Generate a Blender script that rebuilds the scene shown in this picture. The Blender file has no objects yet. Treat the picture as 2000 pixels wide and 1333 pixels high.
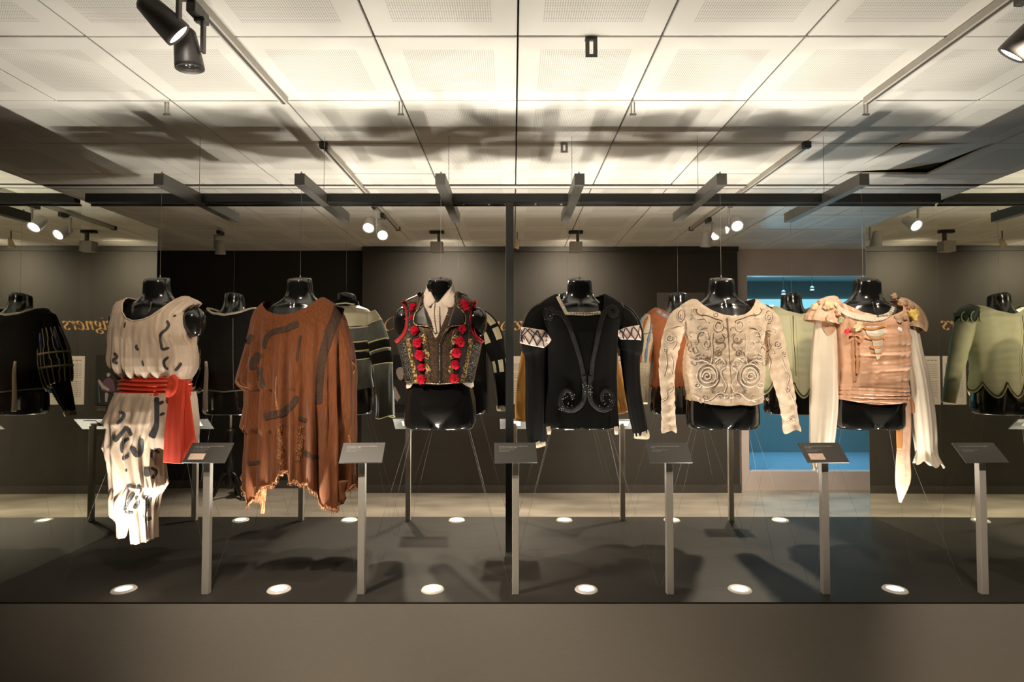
import bpy, bmesh, math, random
import numpy as np
from mathutils import Vector, Matrix, noise
from mathutils.bvhtree import BVHTree

random.seed(7)
rng = np.random.RandomState(11)
SC = bpy.context.scene
COL = SC.collection

# ------------------------------------------------------------------ camera, world, exposure
F = 1130.0                      # focal length in pixels of the 2000 px wide frame
CX, CY, HOR = 1002.0, 666.5, 700.0
EYE = 1.6
PITCH = math.atan((HOR - CY) / F)
cam = bpy.data.cameras.new('camera')
cam.sensor_width = 36.0
cam.lens = F / 2000.0 * 36.0
cam.shift_x = -(CX - 1000.0) / 2000.0
cam.clip_start, cam.clip_end = 0.05, 60
cam_o = bpy.data.objects.new('camera', cam)
COL.objects.link(cam_o)
cam_o.location = (0, 0, EYE)
cam_o.rotation_euler = (math.pi / 2 + PITCH, 0, 0)
SC.camera = cam_o

world = bpy.data.worlds.new('world')
SC.world = world
world.use_nodes = True
world.node_tree.nodes['Background'].inputs[0].default_value = (1.0, 0.85, 0.68, 1)
world.node_tree.nodes['Background'].inputs[1].default_value = 0.0
SC.view_settings.view_transform = 'Standard'
SC.view_settings.look = 'None'
SC.view_settings.exposure = 0.0
SC.view_settings.gamma = 1.0
SC.view_settings.use_curve_mapping = False
SC.cycles.caustics_reflective = False
SC.cycles.caustics_refractive = False
SC.cycles.sample_clamp_indirect = 4.0
SC.cycles.max_bounces = 8
SC.cycles.diffuse_bounces = 4
SC.cycles.glossy_bounces = 5
SC.cycles.transparent_max_bounces = 12

WARM = (1.0, 0.83, 0.64)
UPC = (1.0, 0.92, 0.79)
UP_POWER = 105.0
FRONT_SPOTS = [  # (position, target, power, cone degrees, blend, colour)  camera side track spots
    ((-1.175, 1.97, 2.70), (0.20, 3.15, 1.60), 80, 70, 0.5, WARM),
    ((1.82, 1.80, 2.70), (1.35, 3.30, 1.55), 95, 62, 0.5, WARM),
    ((-1.175, 1.83, 2.70), (-1.60, 3.15, 1.40), 66, 58, 0.5, WARM),
    ((1.82, 2.05, 2.70), (0.75, 3.60, 1.45), 75, 60, 0.5, WARM),
    ((-1.21, 2.12, 2.66), (-0.45, 2.70, 0.12), 230, 70, 1.0, WARM),
    ((1.82, 1.65, 2.70), (3.0, 2.72, 0.1), 110, 56, 0.6, WARM),
]
BACK_SPOTS = [   # far side track spots, their heads are built below
    ((-1.18, 4.85, 2.68), (-1.25, 3.7, 1.0), 230, 66, 0.25, WARM),
    ((-1.15, 5.16, 2.66), (-0.2, 3.75, 1.0), 200, 66, 0.25, WARM),
    ((1.82, 4.75, 2.66), (0.9, 3.75, 1.0), 240, 66, 0.25, WARM),
    ((-2.99, 5.90, 2.50), (-2.4, 5.9, 0.0), 160, 84, 0.8, WARM),
    ((1.79, 5.36, 2.53), (2.2, 5.8, 0.0), 330, 118, 0.9, WARM),
    ((0.05, 6.09, 2.55), (-0.55, 5.1, 0.0), 280, 84, 0.8, WARM),
]
WASH = [(-0.80, 6.05), (0.66, 6.05)]   # wall washing floods
WASH_POWER = 80.0


def spot(name, loc, tgt, power, deg, blend, col, radius=0.03):
    l = bpy.data.lights.new(name, 'SPOT')
    l.energy = power
    l.spot_size = math.radians(deg)
    l.spot_blend = blend
    l.color = col
    l.shadow_soft_size = radius
    o = bpy.data.objects.new(name, l)
    COL.objects.link(o)
    o.location = loc
    d = Vector(tgt) - Vector(loc)
    o.rotation_euler = d.to_track_quat('-Z', 'Y').to_euler()
    return o


# ------------------------------------------------------------------ small helpers
def P(px, py, Y):
    """world point seen at pixel (px, py) at depth Y"""
    u = (px - CX) / F
    v = (CY - py) / F
    cp, sp = math.cos(PITCH), math.sin(PITCH)
    yy = cp - v * sp
    zz = sp + v * cp
    return Vector((u * Y / yy, Y, EYE + zz * Y / yy))


def Pn(px, py, Y):
    px = np.asarray(px, float); py = np.asarray(py, float)
    u = (px - CX) / F
    v = (CY - py) / F
    cp, sp = math.cos(PITCH), math.sin(PITCH)
    yy = cp - v * sp
    zz = sp + v * cp
    return u * Y / yy, EYE + zz * Y / yy


def tag(o, label=None, cat=None, group=None, kind=None):
    if label: o['label'] = label
    if cat: o['category'] = cat
    if group: o['group'] = group
    if kind: o['kind'] = kind
    return o


def thing(name, loc, label, cat, group=None):
    o = bpy.data.objects.new(name, None)
    o.empty_display_size = 0.05
    COL.objects.link(o)
    o.location = loc
    return tag(o, label, cat, group)


def par(o, root):
    if root is None:
        return o
    o.parent = root
    m = Matrix.Translation(root.location)
    r = root
    while r.parent is not None:
        r = r.parent
    if root.type != 'EMPTY':
        m = Matrix.Identity(4) if root.parent is None else Matrix.Translation(r.location) @ Matrix.Translation(-r.location)
    o.matrix_parent_inverse = m.inverted()
    return o


def obj(name, verts, faces, mat, parent=None, smooth=True, mats=None, midx=None):
    me = bpy.data.meshes.new(name)
    me.from_pydata([tuple(map(float, v)) for v in verts], [], [tuple(int(i) for i in f) for f in faces])
    if mats:
        for m in mats: me.materials.append(m)
        if midx is not None:
            me.polygons.foreach_set('material_index', midx)
    else:
        me.materials.append(mat)
    if smooth:
        me.polygons.foreach_set('use_smooth', [True] * len(me.polygons))
    me.update()
    o = bpy.data.objects.new(name, me)
    COL.objects.link(o)
    par(o, parent)
    return o


class MB:
    def __init__(s):
        s.v, s.f = [], []

    def add(s, v, f):
        n = len(s.v)
        s.v += [tuple(a) for a in v]
        s.f += [tuple(i + n for i in q) for q in f]
        return s

    def box(s, c, d, bev=0.0, rot=None):
        bm = bmesh.new()
        bmesh.ops.create_cube(bm, size=1.0)
        for v in bm.verts:
            v.co = Vector((v.co.x * d[0], v.co.y * d[1], v.co.z * d[2]))
        if bev > 0:
            bmesh.ops.bevel(bm, geom=list(bm.edges), offset=bev, segments=2, affect='EDGES', profile=0.5)
        bm.verts.index_update()
        R = rot if rot is not None else Matrix.Identity(3)
        vs = [Vector(c) + R @ v.co for v in bm.verts]
        fs = [[v.index for v in f.verts] for f in bm.faces]
        bm.free()
        return s.add(vs, fs)

    def lathe(s, prof, c=(0, 0, 0), R=None, n=28, caps=True):
        """prof: list of (radius, height) along local z"""
        vs, fs = [], []
        R = R if R is not None else Matrix.Identity(3)
        for r, h in prof:
            for i in range(n):
                a = 2 * math.pi * i / n
                vs.append(Vector(c) + R @ Vector((r * math.cos(a), r * math.sin(a), h)))
        for k in range(len(prof) - 1):
            for i in range(n):
                j = (i + 1) % n
                fs.append((k * n + i, k * n + j, (k + 1) * n + j, (k + 1) * n + i))
        if caps:
            fs.append(tuple(range(n))[::-1])
            fs.append(tuple((len(prof) - 1) * n + i for i in range(n)))
        return s.add(vs, fs)

    def tube(s, pts, r, n=8, caps=True):
        pts = [Vector(p) for p in pts]
        rs = r if hasattr(r, '__len__') else [r] * len(pts)
        vs, fs = [], []
        up = Vector((0.123, 0.87, 0.31)).normalized()
        for i, p in enumerate(pts):
            t = (pts[min(i + 1, len(pts) - 1)] - pts[max(i - 1, 0)])
            if t.length < 1e-9: t = Vector((0, 0, 1))
            t.normalize()
            a = t.cross(up)
            if a.length < 1e-3: a = t.cross(Vector((1, 0.2, 0)))
            a.normalize()
            b = a.cross(t)
            up = b
            for k in range(n):
                q = 2 * math.pi * k / n
                vs.append(p + a * (rs[i] * math.cos(q)) + b * (rs[i] * math.sin(q)))
        for i in range(len(pts) - 1):
            for k in range(n):
                j = (k + 1) % n
                fs.append((i * n + k, i * n + j, (i + 1) * n + j, (i + 1) * n + k))
        if caps:
            fs.append(tuple(range(n))[::-1])
            fs.append(tuple((len(pts) - 1) * n + k for k in range(n)))
        return s.add(vs, fs)

    def build(s, name, mat, parent=None, smooth=False, **kw):
        o = obj(name, s.v, s.f, mat, parent, smooth)
        if kw: tag(o, **kw)
        return o


def spline(pts, n):
    """Catmull-Rom through the points (any dimension), n samples"""
    p = np.asarray(pts, float)
    if len(p) == 2:
        t = np.linspace(0, 1, n)[:, None]
        return p[0] * (1 - t) + p[1] * t
    e = np.vstack([2 * p[0] - p[1], p, 2 * p[-1] - p[-2]])
    seg = len(p) - 1
    out = []
    for x in np.linspace(0, seg, n):
        i = min(int(x), seg - 1)
        t = x - i
        a, b, c, d = e[i], e[i + 1], e[i + 2], e[i + 3]
        out.append(0.5 * ((2 * b) + (-a + c) * t + (2 * a - 5 * b + 4 * c - d) * t * t + (-a + 3 * b - 3 * c + d) * t ** 3))
    return np.array(out)


# ------------------------------------------------------------------ materials
def mat(name, col, rough=0.6, metal=0.0, bump=0.0, bscale=200.0, var=0.0, vscale=12.0, stretch=(1, 1, 1),
        sheen=0.0, coat=0.0, emit=None, estr=0.0, spec=0.5, col2=None, det=3.0, contrast=None, bdist=0.004):
    m = bpy.data.materials.new(name)
    m.use_nodes = True
    nt = m.node_tree
    b = nt.nodes['Principled BSDF']
    b.inputs['Base Color'].default_value = (*col, 1)
    b.inputs['Roughness'].default_value = rough
    b.inputs['Metallic'].default_value = metal
    b.inputs['Specular IOR Level'].default_value = spec
    b.inputs['Sheen Weight'].default_value = sheen
    b.inputs['Coat Weight'].default_value = coat
    if emit:
        b.inputs['Emission Color'].default_value = (*emit, 1)
        b.inputs['Emission Strength'].default_value = estr
    if var > 0 or bump > 0 or col2:
        tc = nt.nodes.new('ShaderNodeTexCoord')
        mp = nt.nodes.new('ShaderNodeMapping')
        mp.inputs['Scale'].default_value = stretch
        nt.links.new(tc.outputs['Object'], mp.inputs['Vector'])
    if var > 0 or col2:
        n = nt.nodes.new('ShaderNodeTexNoise')
        n.inputs['Scale'].default_value = vscale
        n.inputs['Detail'].default_value = det
        nt.links.new(mp.outputs[0], n.inputs['Vector'])
        r = nt.nodes.new('ShaderNodeValToRGB')
        lo, hi = contrast or (0.3, 0.7)
        r.color_ramp.elements[0].position = lo
        r.color_ramp.elements[1].position = hi
        c2 = col2 if col2 else tuple(min(1, c * (1 + var)) for c in col)
        c1 = col if col2 else tuple(c * (1 - var) for c in col)
        r.color_ramp.elements[0].color = (*c1, 1)
        r.color_ramp.elements[1].color = (*c2, 1)
        nt.links.new(n.outputs['Fac'], r.inputs['Fac'])
        nt.links.new(r.outputs[0], b.inputs['Base Color'])
    if bump > 0:
        n2 = nt.nodes.new('ShaderNodeTexNoise')
        n2.inputs['Scale'].default_value = bscale
        n2.inputs['Detail'].default_value = 4
        nt.links.new(mp.outputs[0], n2.inputs['Vector'])
        bp = nt.nodes.new('ShaderNodeBump')
        bp.inputs['Strength'].default_value = bump
        bp.inputs['Distance'].default_value = bdist
        nt.links.new(n2.outputs['Fac'], bp.inputs['Height'])
        nt.links.new(bp.outputs[0], b.inputs['Normal'])
    return m


def glass_mat():
    m = bpy.data.materials.new('pane_glass')
    m.use_nodes = True
    nt = m.node_tree
    nt.nodes.remove(nt.nodes['Principled BSDF'])
    out = nt.nodes['Material Output']
    tr = nt.nodes.new('ShaderNodeBsdfTransparent')
    tr.inputs[0].default_value = (0.97, 0.975, 0.965, 1)
    gl = nt.nodes.new('ShaderNodeBsdfGlossy')
    gl.inputs['Roughness'].default_value = 0.0
    lw = nt.nodes.new('ShaderNodeLayerWeight')
    lw.inputs[0].default_value = 0.5
    pw = nt.nodes.new('ShaderNodeMath'); pw.operation = 'POWER'; pw.inputs[1].default_value = 5.0
    fr = nt.nodes.new('ShaderNodeMath'); fr.operation = 'MULTIPLY_ADD'; fr.inputs[1].default_value = 0.6; fr.inputs[2].default_value = 0.005
    nt.links.new(lw.outputs['Facing'], pw.inputs[0])
    nt.links.new(pw.outputs[0], fr.inputs[0])
    mx = nt.nodes.new('ShaderNodeMixShader')
    nt.links.new(fr.outputs[0], mx.inputs[0])
    nt.links.new(tr.outputs[0], mx.inputs[1])
    nt.links.new(gl.outputs[0], mx.inputs[2])
    nt.links.new(mx.outputs[0], out.inputs[0])
    return m


def tile_mat():
    """painted metal ceiling tile whose centre field is perforated with rows of pinholes"""
    m = bpy.data.materials.new('ceiling_tile_paint')
    m.use_nodes = True
    nt = m.node_tree
    L = nt.links.new
    b = nt.nodes['Principled BSDF']
    b.inputs['Roughness'].default_value = 0.55
    tc = nt.nodes.new('ShaderNodeTexCoord')
    sx = nt.nodes.new('ShaderNodeSeparateXYZ')
    L(tc.outputs['Object'], sx.inputs[0])

    def mt(op, a, b_=None, c=None):
        n = nt.nodes.new('ShaderNodeMath')
        n.operation = op
        for i, x in enumerate((a, b_, c)):
            if x is None: continue
            if isinstance(x, (int, float)): n.inputs[i].default_value = x
            else: L(x, n.inputs[i])
        return n.outputs[0]
    inx = mt('LESS_THAN', mt('ABSOLUTE', sx.outputs[0]), 0.2)
    iny = mt('LESS_THAN', mt('ABSOLUTE', sx.outputs[1]), 0.2)
    mask = mt('MULTIPLY', inx, iny)
    k = 2 * math.pi / 0.0095
    wx = mt('SINE', mt('MULTIPLY', sx.outputs[0], k))
    wy = mt('SINE', mt('MULTIPLY', sx.outputs[1], k))
    hole = mt('GREATER_THAN', mt('ADD', wx, wy), 0.75)
    fac = mt('MULTIPLY', mask, hole)
    nz = nt.nodes.new('ShaderNodeTexNoise')
    nz.inputs['Scale'].default_value = 3.0
    L(tc.outputs['Object'], nz.inputs['Vector'])
    rp = nt.nodes.new('ShaderNodeValToRGB')
    rp.color_ramp.elements[0].color = (0.72, 0.70, 0.65, 1)
    rp.color_ramp.elements[1].color = (0.80, 0.78, 0.73, 1)
    L(nz.outputs['Fac'], rp.inputs[0])
    mx = nt.nodes.new('ShaderNodeMix')
    mx.data_type = 'RGBA'
    mx.inputs[7].default_value = (0.36, 0.345, 0.31, 1)
    L(fac, mx.inputs[0])
    L(rp.outputs[0], mx.inputs[6])
    L(mx.outputs[2], b.inputs['Base Color'])
    return m


M = {}
M['tile'] = tile_mat()
M['void'] = mat('plenum_dark', (0.012, 0.012, 0.012), 0.9)
M['glass'] = glass_mat()
M['mirror'] = mat('mirror_silver', (0.74, 0.76, 0.68), 0.015, 1.0)
M['mirror_edge'] = mat('mirror_edge', (0.35, 0.42, 0.38), 0.2)
M['deck'] = mat('deck_board', (0.027, 0.025, 0.022), 0.55, spec=0.22, var=0.12, vscale=5, stretch=(1, 14, 1), bump=0.05, bscale=300)
M['plinth'] = mat('plinth_laminate', (0.43, 0.41, 0.375), 0.42, var=0.06, vscale=40, stretch=(1, 1, 25), bump=0.08, bscale=90)
M['floor'] = mat('concrete_floor', (0.42, 0.38, 0.32), 0.45, var=0.30, vscale=1.6, stretch=(1, 2.5, 1), det=6, bump=0.05, bscale=40)
M['wall'] = mat('grey_wall_paint', (0.046, 0.042, 0.036), 0.7, var=0.04, vscale=3, bump=0.05, bscale=400)
M['wall_shaded'] = mat('shaded_wall_paint', (0.018, 0.017, 0.015), 0.7)  # near black: shade of the unlit recess put into the colour
M['wall_lilac'] = mat('taupe_wall_paint', (0.70, 0.61, 0.59), 0.6, var=0.05, vscale=4)
M['trim'] = mat('black_trim', (0.03, 0.028, 0.026), 0.5)
M['base'] = mat('dark_baseboard', (0.07, 0.062, 0.055), 0.4)
M['black_metal'] = mat('black_powder_coat', (0.018, 0.018, 0.017), 0.42)
M['arm_metal'] = mat('dark_grey_powder_coat', (0.095, 0.090, 0.080), 0.4)
M['alu'] = mat('brushed_aluminium', (0.62, 0.60, 0.55), 0.42, 0.15, bump=0.1, bscale=60, stretch=(30, 30, 1))
M['plate'] = mat('label_plate_grey', (0.036, 0.034, 0.031), 0.45)
M['plate_back'] = mat('label_plate_back', (0.075, 0.073, 0.068), 0.5, 0.2)
M['bracket'] = mat('white_bracket', (0.75, 0.73, 0.70), 0.5)
M['white_print'] = mat('white_print', (0.75, 0.72, 0.66), 0.6)
M['grey_print'] = mat('grey_print', (0.28, 0.26, 0.24), 0.6)
M['card'] = mat('peach_card', (0.72, 0.55, 0.43), 0.6, col2=(0.58, 0.42, 0.34), vscale=60)
M['lacquer'] = mat('black_lacquer', (0.008, 0.008, 0.008), 0.15, coat=0.5, spec=0.6)
M['wire'] = mat('steel_wire', (0.30, 0.28, 0.25), 0.5, 0.5)
M['track'] = mat('track_white', (0.55, 0.52, 0.46), 0.5)
M['head'] = mat('lamp_housing_grey', (0.13, 0.12, 0.115), 0.42, 0.3)
M['head_light'] = mat('lamp_housing_silver', (0.42, 0.40, 0.38), 0.45, 0.2)
M['lens'] = mat('lamp_lens_lit', (1, 1, 1), 0.3, emit=(1.0, 0.93, 0.80), estr=8.0)
M['lens_up'] = mat('uplight_lens_lit', (1, 1, 1), 0.3, emit=(1.0, 0.90, 0.74), estr=7.0)
M['lens_off'] = mat('lamp_lens_off', (0.05, 0.05, 0.05), 0.15)
M['ring'] = mat('uplight_ring', (0.72, 0.70, 0.66), 0.35)
M['cream_lamp'] = mat('cream_lamp', (0.75, 0.66, 0.48), 0.5)

M['ivory_cotton'] = mat('ivory_cotton', (0.46, 0.355, 0.262), 0.78, var=0.12, vscale=9, bump=0.25, bscale=260, sheen=0.2)
M['ink'] = mat('black_fabric_paint', (0.03, 0.028, 0.028), 0.7, var=0.3, vscale=90)
M['red_satin'] = mat('red_satin', (0.50, 0.035, 0.010), 0.34, bump=0.1, bscale=120)
M['red_crepe'] = mat('red_crepe', (0.55, 0.042, 0.014), 0.8, bump=0.15, bscale=300)
M['rust_wool'] = mat('rust_wool', (0.155, 0.052, 0.019), 0.92, var=0.22, vscale=90, stretch=(2.0, 2.0, 0.16), bump=0.6, bscale=260, sheen=0.06, spec=0.15)
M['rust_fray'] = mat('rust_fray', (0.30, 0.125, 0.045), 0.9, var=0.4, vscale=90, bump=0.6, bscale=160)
M['wool_band'] = mat('dark_brown_dye', (0.046, 0.022, 0.012), 0.9, var=0.3, vscale=80, bump=0.4, bscale=220)
M['brocade'] = mat('gold_brown_brocade', (0.030, 0.017, 0.011), 0.5, 0.2, col2=(0.135, 0.075, 0.027), vscale=120, contrast=(0.40, 0.75), bump=0.5, bscale=130)
M['black_wool'] = mat('black_wool', (0.006, 0.006, 0.006), 0.9, col2=(0.022, 0.006, 0.007), vscale=120, bump=0.4, bscale=200)
M['gold_braid'] = mat('gold_braid', (0.10, 0.055, 0.02), 0.35, 0.5, col2=(0.72, 0.52, 0.22), vscale=85, contrast=(0.45, 0.62), bump=0.6, bscale=150)
M['sequin_grey'] = mat('grey_sequins', (0.015, 0.015, 0.015), 0.25, 0.4, col2=(0.34, 0.30, 0.24), vscale=190, contrast=(0.5, 0.72), bump=1.0, bscale=260)
M['red_wool'] = mat('red_wool_pompom', (0.40, 0.006, 0.020), 0.9, var=0.5, vscale=130, bump=0.9, bscale=260, spec=0.1)
M['red_tape'] = mat('red_velvet_tape', (0.36, 0.008, 0.016), 0.8, bump=0.2, bscale=220)
M['leather'] = mat('dark_brown_leather', (0.022, 0.018, 0.014), 0.42, bump=0.15, bscale=160)
M['shirt'] = mat('cream_shirt_cotton', (0.74, 0.62, 0.52), 0.75, bump=0.15, bscale=240)
M['velvet'] = mat('black_velvet', (0.0045, 0.0045, 0.0042), 0.85, sheen=0.018, bump=0.2, bscale=160, spec=0.12)
M['sequin_black'] = mat('black_sequins', (0.008, 0.008, 0.0085), 0.45, 0.0, spec=0.18, bump=1.0, bscale=330, bdist=0.006)
M['pink_cotton'] = mat('pale_pink_cotton', (0.80, 0.62, 0.56), 0.75, var=0.12, vscale=30, bump=0.3, bscale=80)
M['cord_black'] = mat('black_cord', (0.012, 0.011, 0.011), 0.6)
M['lace_cream'] = mat('cream_ruched_lace', (0.50, 0.44, 0.33), 0.75, var=0.25, vscale=110, bump=0.5, bscale=160)
M['ivory_jacket'] = mat('ivory_jacket_cloth', (0.64, 0.51, 0.38), 0.78, var=0.20, vscale=26, bump=0.4, bscale=150)
M['ivory_cord'] = mat('ivory_cord', (0.66, 0.56, 0.45), 0.7, bump=0.3, bscale=300)
M['brown_cord'] = mat('brown_cord', (0.17, 0.115, 0.07), 0.7, bump=0.3, bscale=300)
M['peach_satin'] = mat('peach_satin', (0.66, 0.38, 0.24), 0.36, var=0.10, vscale=9, bump=0.25, bscale=30, sheen=0.2, bdist=0.01)
M['peach_frill'] = mat('peach_frill', (0.68, 0.44, 0.31), 0.6, var=0.14, vscale=22, bump=0.3, bscale=60)
M['tan_frill'] = mat('tan_frill', (0.46, 0.30, 0.19), 0.65, var=0.2, vscale=22, bump=0.4, bscale=60)
M['cream_silk'] = mat('cream_silk', (0.70, 0.62, 0.50), 0.42, var=0.06, vscale=9, bump=0.15, bscale=40, sheen=0.2)
M['orange_ribbon'] = mat('orange_ribbon', (0.58, 0.26, 0.08), 0.5)
M['tan_ribbon'] = mat('tan_ribbon', (0.50, 0.25, 0.13), 0.45)
M['yellow_petal'] = mat('yellow_petal', (0.72, 0.52, 0.12), 0.6, var=0.2, vscale=60)
M['cream_petal'] = mat('cream_petal', (0.74, 0.58, 0.34), 0.6, var=0.2, vscale=60)
M['green_leaf'] = mat('green_leaf', (0.36, 0.40, 0.24), 0.6)
M['red_rose'] = mat('red_rose', (0.75, 0.015, 0.05), 0.55)
M['white_bead'] = mat('white_bead', (0.8, 0.77, 0.72), 0.4)
M['olive_braid'] = mat('olive_gold_braid', (0.24, 0.20, 0.11), 0.6, var=0.3, vscale=120)
M['grey_braid'] = mat('grey_braid', (0.15, 0.13, 0.11), 0.6, var=0.3, vscale=120)
M['purple'] = mat('purple_silk', (0.07, 0.04, 0.16), 0.5)
M['grey_velvet'] = mat('grey_green_velvet', (0.050, 0.053, 0.038), 0.5, var=0.35, vscale=14, sheen=0.7, bump=0.3, bscale=60)
M['yoke_cream'] = mat('cream_yoke_satin', (0.48, 0.42, 0.28), 0.45, var=0.08, vscale=12, bump=0.2, bscale=40)
M['ochre_satin'] = mat('ochre_satin', (0.50, 0.24, 0.055), 0.33, var=0.12, vscale=8, bump=0.3, bscale=30)
M['rust_suede'] = mat('rust_suede', (0.30, 0.085, 0.025), 0.8, var=0.18, vscale=18, bump=0.3, bscale=200)
M['blue_tape'] = mat('blue_grey_tape', (0.13, 0.19, 0.30), 0.6)
M['green_silk'] = mat('pale_green_silk', (0.60, 0.58, 0.38), 0.45, var=0.10, vscale=9, stretch=(1, 1, 0.4), bump=0.2, bscale=40)
M['dark_green'] = mat('dark_green_velvet', (0.03, 0.045, 0.03), 0.7, sheen=0.4)
M['gold_piping'] = mat('gold_piping', (0.52, 0.46, 0.22), 0.45)
M['paper'] = mat('white_text_panel', (0.90, 0.82, 0.77), 0.6)
M['photo'] = mat('black_photo_print', (0.012, 0.011, 0.012), 0.45)
M['photo_grey'] = mat('grey_poster_print', (0.16, 0.145, 0.145), 0.5)
M['skin_print'] = mat('photo_skin_tone', (0.50, 0.42, 0.42), 0.5)
M['purple_print'] = mat('photo_purple_tone', (0.16, 0.07, 0.13), 0.5)
M['blue_print'] = mat('photo_blue_tone', (0.06, 0.22, 0.30), 0.5)
M['dark_print'] = mat('photo_dark_tone', (0.035, 0.03, 0.032), 0.5)
M['gold_letter'] = mat('orange_gold_vinyl', (0.70, 0.40, 0.14), 0.45)
M['wood_black'] = mat('black_turned_wood', (0.012, 0.011, 0.010), 0.3)
M['blue_wall'] = mat('blue_room_paint', (0.30, 0.37, 0.36), 0.6)
M['blue_floor'] = mat('blue_room_floor', (0.30, 0.42, 0.55), 0.4)
M['screen'] = mat('backlit_cyan_panel', (0.2, 0.5, 0.6), 0.5, emit=(0.32, 0.80, 0.98), estr=0.95)
M['blue_lamp'] = mat('small_lamp_lens', (1, 1, 1), 0.3, emit=(0.8, 0.95, 1.0), estr=5.0)

# ------------------------------------------------------------------ room shell
CEIL = 2.94
WY = 6.93       # far wall
DECK = 0.46
PF, PB = 2.737, 4.193     # plinth front and back faces
PC = (PF + PB) / 2
PM = 3.49               # centre line of the plinth
MX = 2.592               # mirrors stand at x = -MX and +MX


def struct(name, mb, m, smooth=False):
    return tag(mb.build(name, m, None, smooth), kind='structure')


struct('floor', MB().box((0, 4.0, -0.05), (16, 16, 0.1)), M['floor'])
ceiling = struct('ceiling', MB().box((0, 4.0, CEIL + 0.085), (16, 16, 0.1)), M['void'])
struct('wall_back', MB().box((0, -3.05, 1.6), (16, 0.1, 3.4)), M['wall'])
struct('wall_left', MB().box((-7.05, 4.0, 1.6), (0.1, 16, 3.4)), M['wall_shaded'])
struct('wall_right', MB().box((7.05, 4.0, 1.6), (0.1, 16, 3.4)), M['wall'])
XL0, XR0 = -1.81, 2.70
struct('wall_far', MB().box(((XL0 + XR0) / 2, WY + 0.15, 1.5), (XR0 - XL0, 0.3, 3.0)), M['wall'])
struct('wall_recess', MB().box(((-7 + XL0) / 2, 7.22, 1.5), (7 + XL0, 0.1, 3.0)), M['wall_shaded'])
# wall with the opening into the blue room
OX0, OX1, OZ0, OZ1, OY = 2.865, 5.4, 0.225, 2.61, 7.06
mb = MB()
mb.box(((XR0 + OX0) / 2, OY + 0.06, 1.5), (OX0 - XR0, 0.12, 3.0))
mb.box(((OX1 + 7) / 2, OY + 0.06, 1.5), (7 - OX1, 0.12, 3.0))
mb.box(((OX0 + OX1) / 2, OY + 0.06, (OZ1 + 3.0) / 2), (OX1 - OX0, 0.12, 3.0 - OZ1))
mb.box(((OX0 + OX1) / 2, OY + 0.06, OZ0 / 2), (OX1 - OX0, 0.12, OZ0))
struct('wall_opening', mb, M['wall_lilac'])
# baseboards and the black strip at the wall head
struct('baseboard_far', MB().box(((XL0 + XR0) / 2, WY - 0.008, 0.047), (XR0 - XL0 + 0.016, 0.016, 0.094), 0.003), M['base'])
struct('baseboard_recess', MB().box(((-7 + XL0) / 2, 7.16, 0.047), (7 + XL0, 0.016, 0.094), 0.003), M['base'])
struct('trim_1', MB().box(((XL0 + XR0) / 2, WY - 0.02, 2.905), (XR0 - XL0, 0.04, 0.055)), M['trim'])
# blue room behind the opening
BY = 9.8
struct('wall_blue', MB().box((4.6, BY + 0.05, 1.5), (5.2, 0.1, 3.0)), M['blue_wall'])
struct('wall_blue_left', MB().box((2.2, 8.5, 1.5), (0.1, 2.7, 3.0)), M['blue_wall'])
struct('wall_blue_right', MB().box((6.9, 8.5, 1.5), (0.1, 2.7, 3.0)), M['blue_wall'])
struct('floor_blue', MB().box((4.6, 8.5, 0.006), (4.6, 2.7, 0.012)), M['blue_floor'])
struct('ceiling_blue', MB().box((4.6, 8.55, 2.915), (4.6, 2.6, 0.03)), M['blue_wall'])
pn = thing('light_panel', (4.5, BY, 1.1), 'row of bright backlit cyan panels on the back wall of the blue room', 'light panel')
xs = [2.9, 4.70, 6.4]
for a, b in zip(xs[:-1], xs[1:]):
    MB().box(((a + b) / 2 + 0.02, BY - 0.02, 1.85), (b - a - 0.06, 0.03, 1.5), 0.004).build('glowing_panel', M['screen'], pn)
MB().box((4.70, BY - 0.03, 1.85), (0.07, 0.05, 1.52), 0.004).build('mullion', M['black_metal'], pn)
for i, (x, y) in enumerate(((4.73, 570), (5.2, 562))):
    c = P(1530 if i == 0 else 1586, 568 if i == 0 else 560, 9.2)
    t = thing('small_spotlight', c, ('small bright lamp hanging in the blue room, the left one' if i == 0 else 'small bright lamp hanging in the blue room, the right one'), 'lamp', 'lamps in the blue room')
    MB().lathe([(0.012, 0.01), (0.03, -0.01), (0.034, -0.05)], c).build('housing', M['head_light'], t, True)
    MB().lathe([(0.028, -0.052), (0.028, -0.058)], c).build('lens', M['blue_lamp'], t)
    MB().tube([c + Vector((0, 0, 0.01)), Vector((c.x, c.y, 2.9))], 0.004).build('stem', M['head'], t)
BLUE = (0.32, 0.74, 0.98)
l = bpy.data.lights.new('blue_room_light', 'AREA')
l.energy = 30; l.color = BLUE; l.size = 2.6; l.shape = 'RECTANGLE'; l.size_y = 0.5; l.spread = math.radians(110)
o = bpy.data.objects.new('blue_room_light', l); COL.objects.link(o)
o.location = (4.4, 8.95, 2.86)
spot('blue_spill_light', (3.6, 9.4, 1.95), (2.9, 4.9, 2.92), 190, 18, 0.5, BLUE, 0.08)

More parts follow.
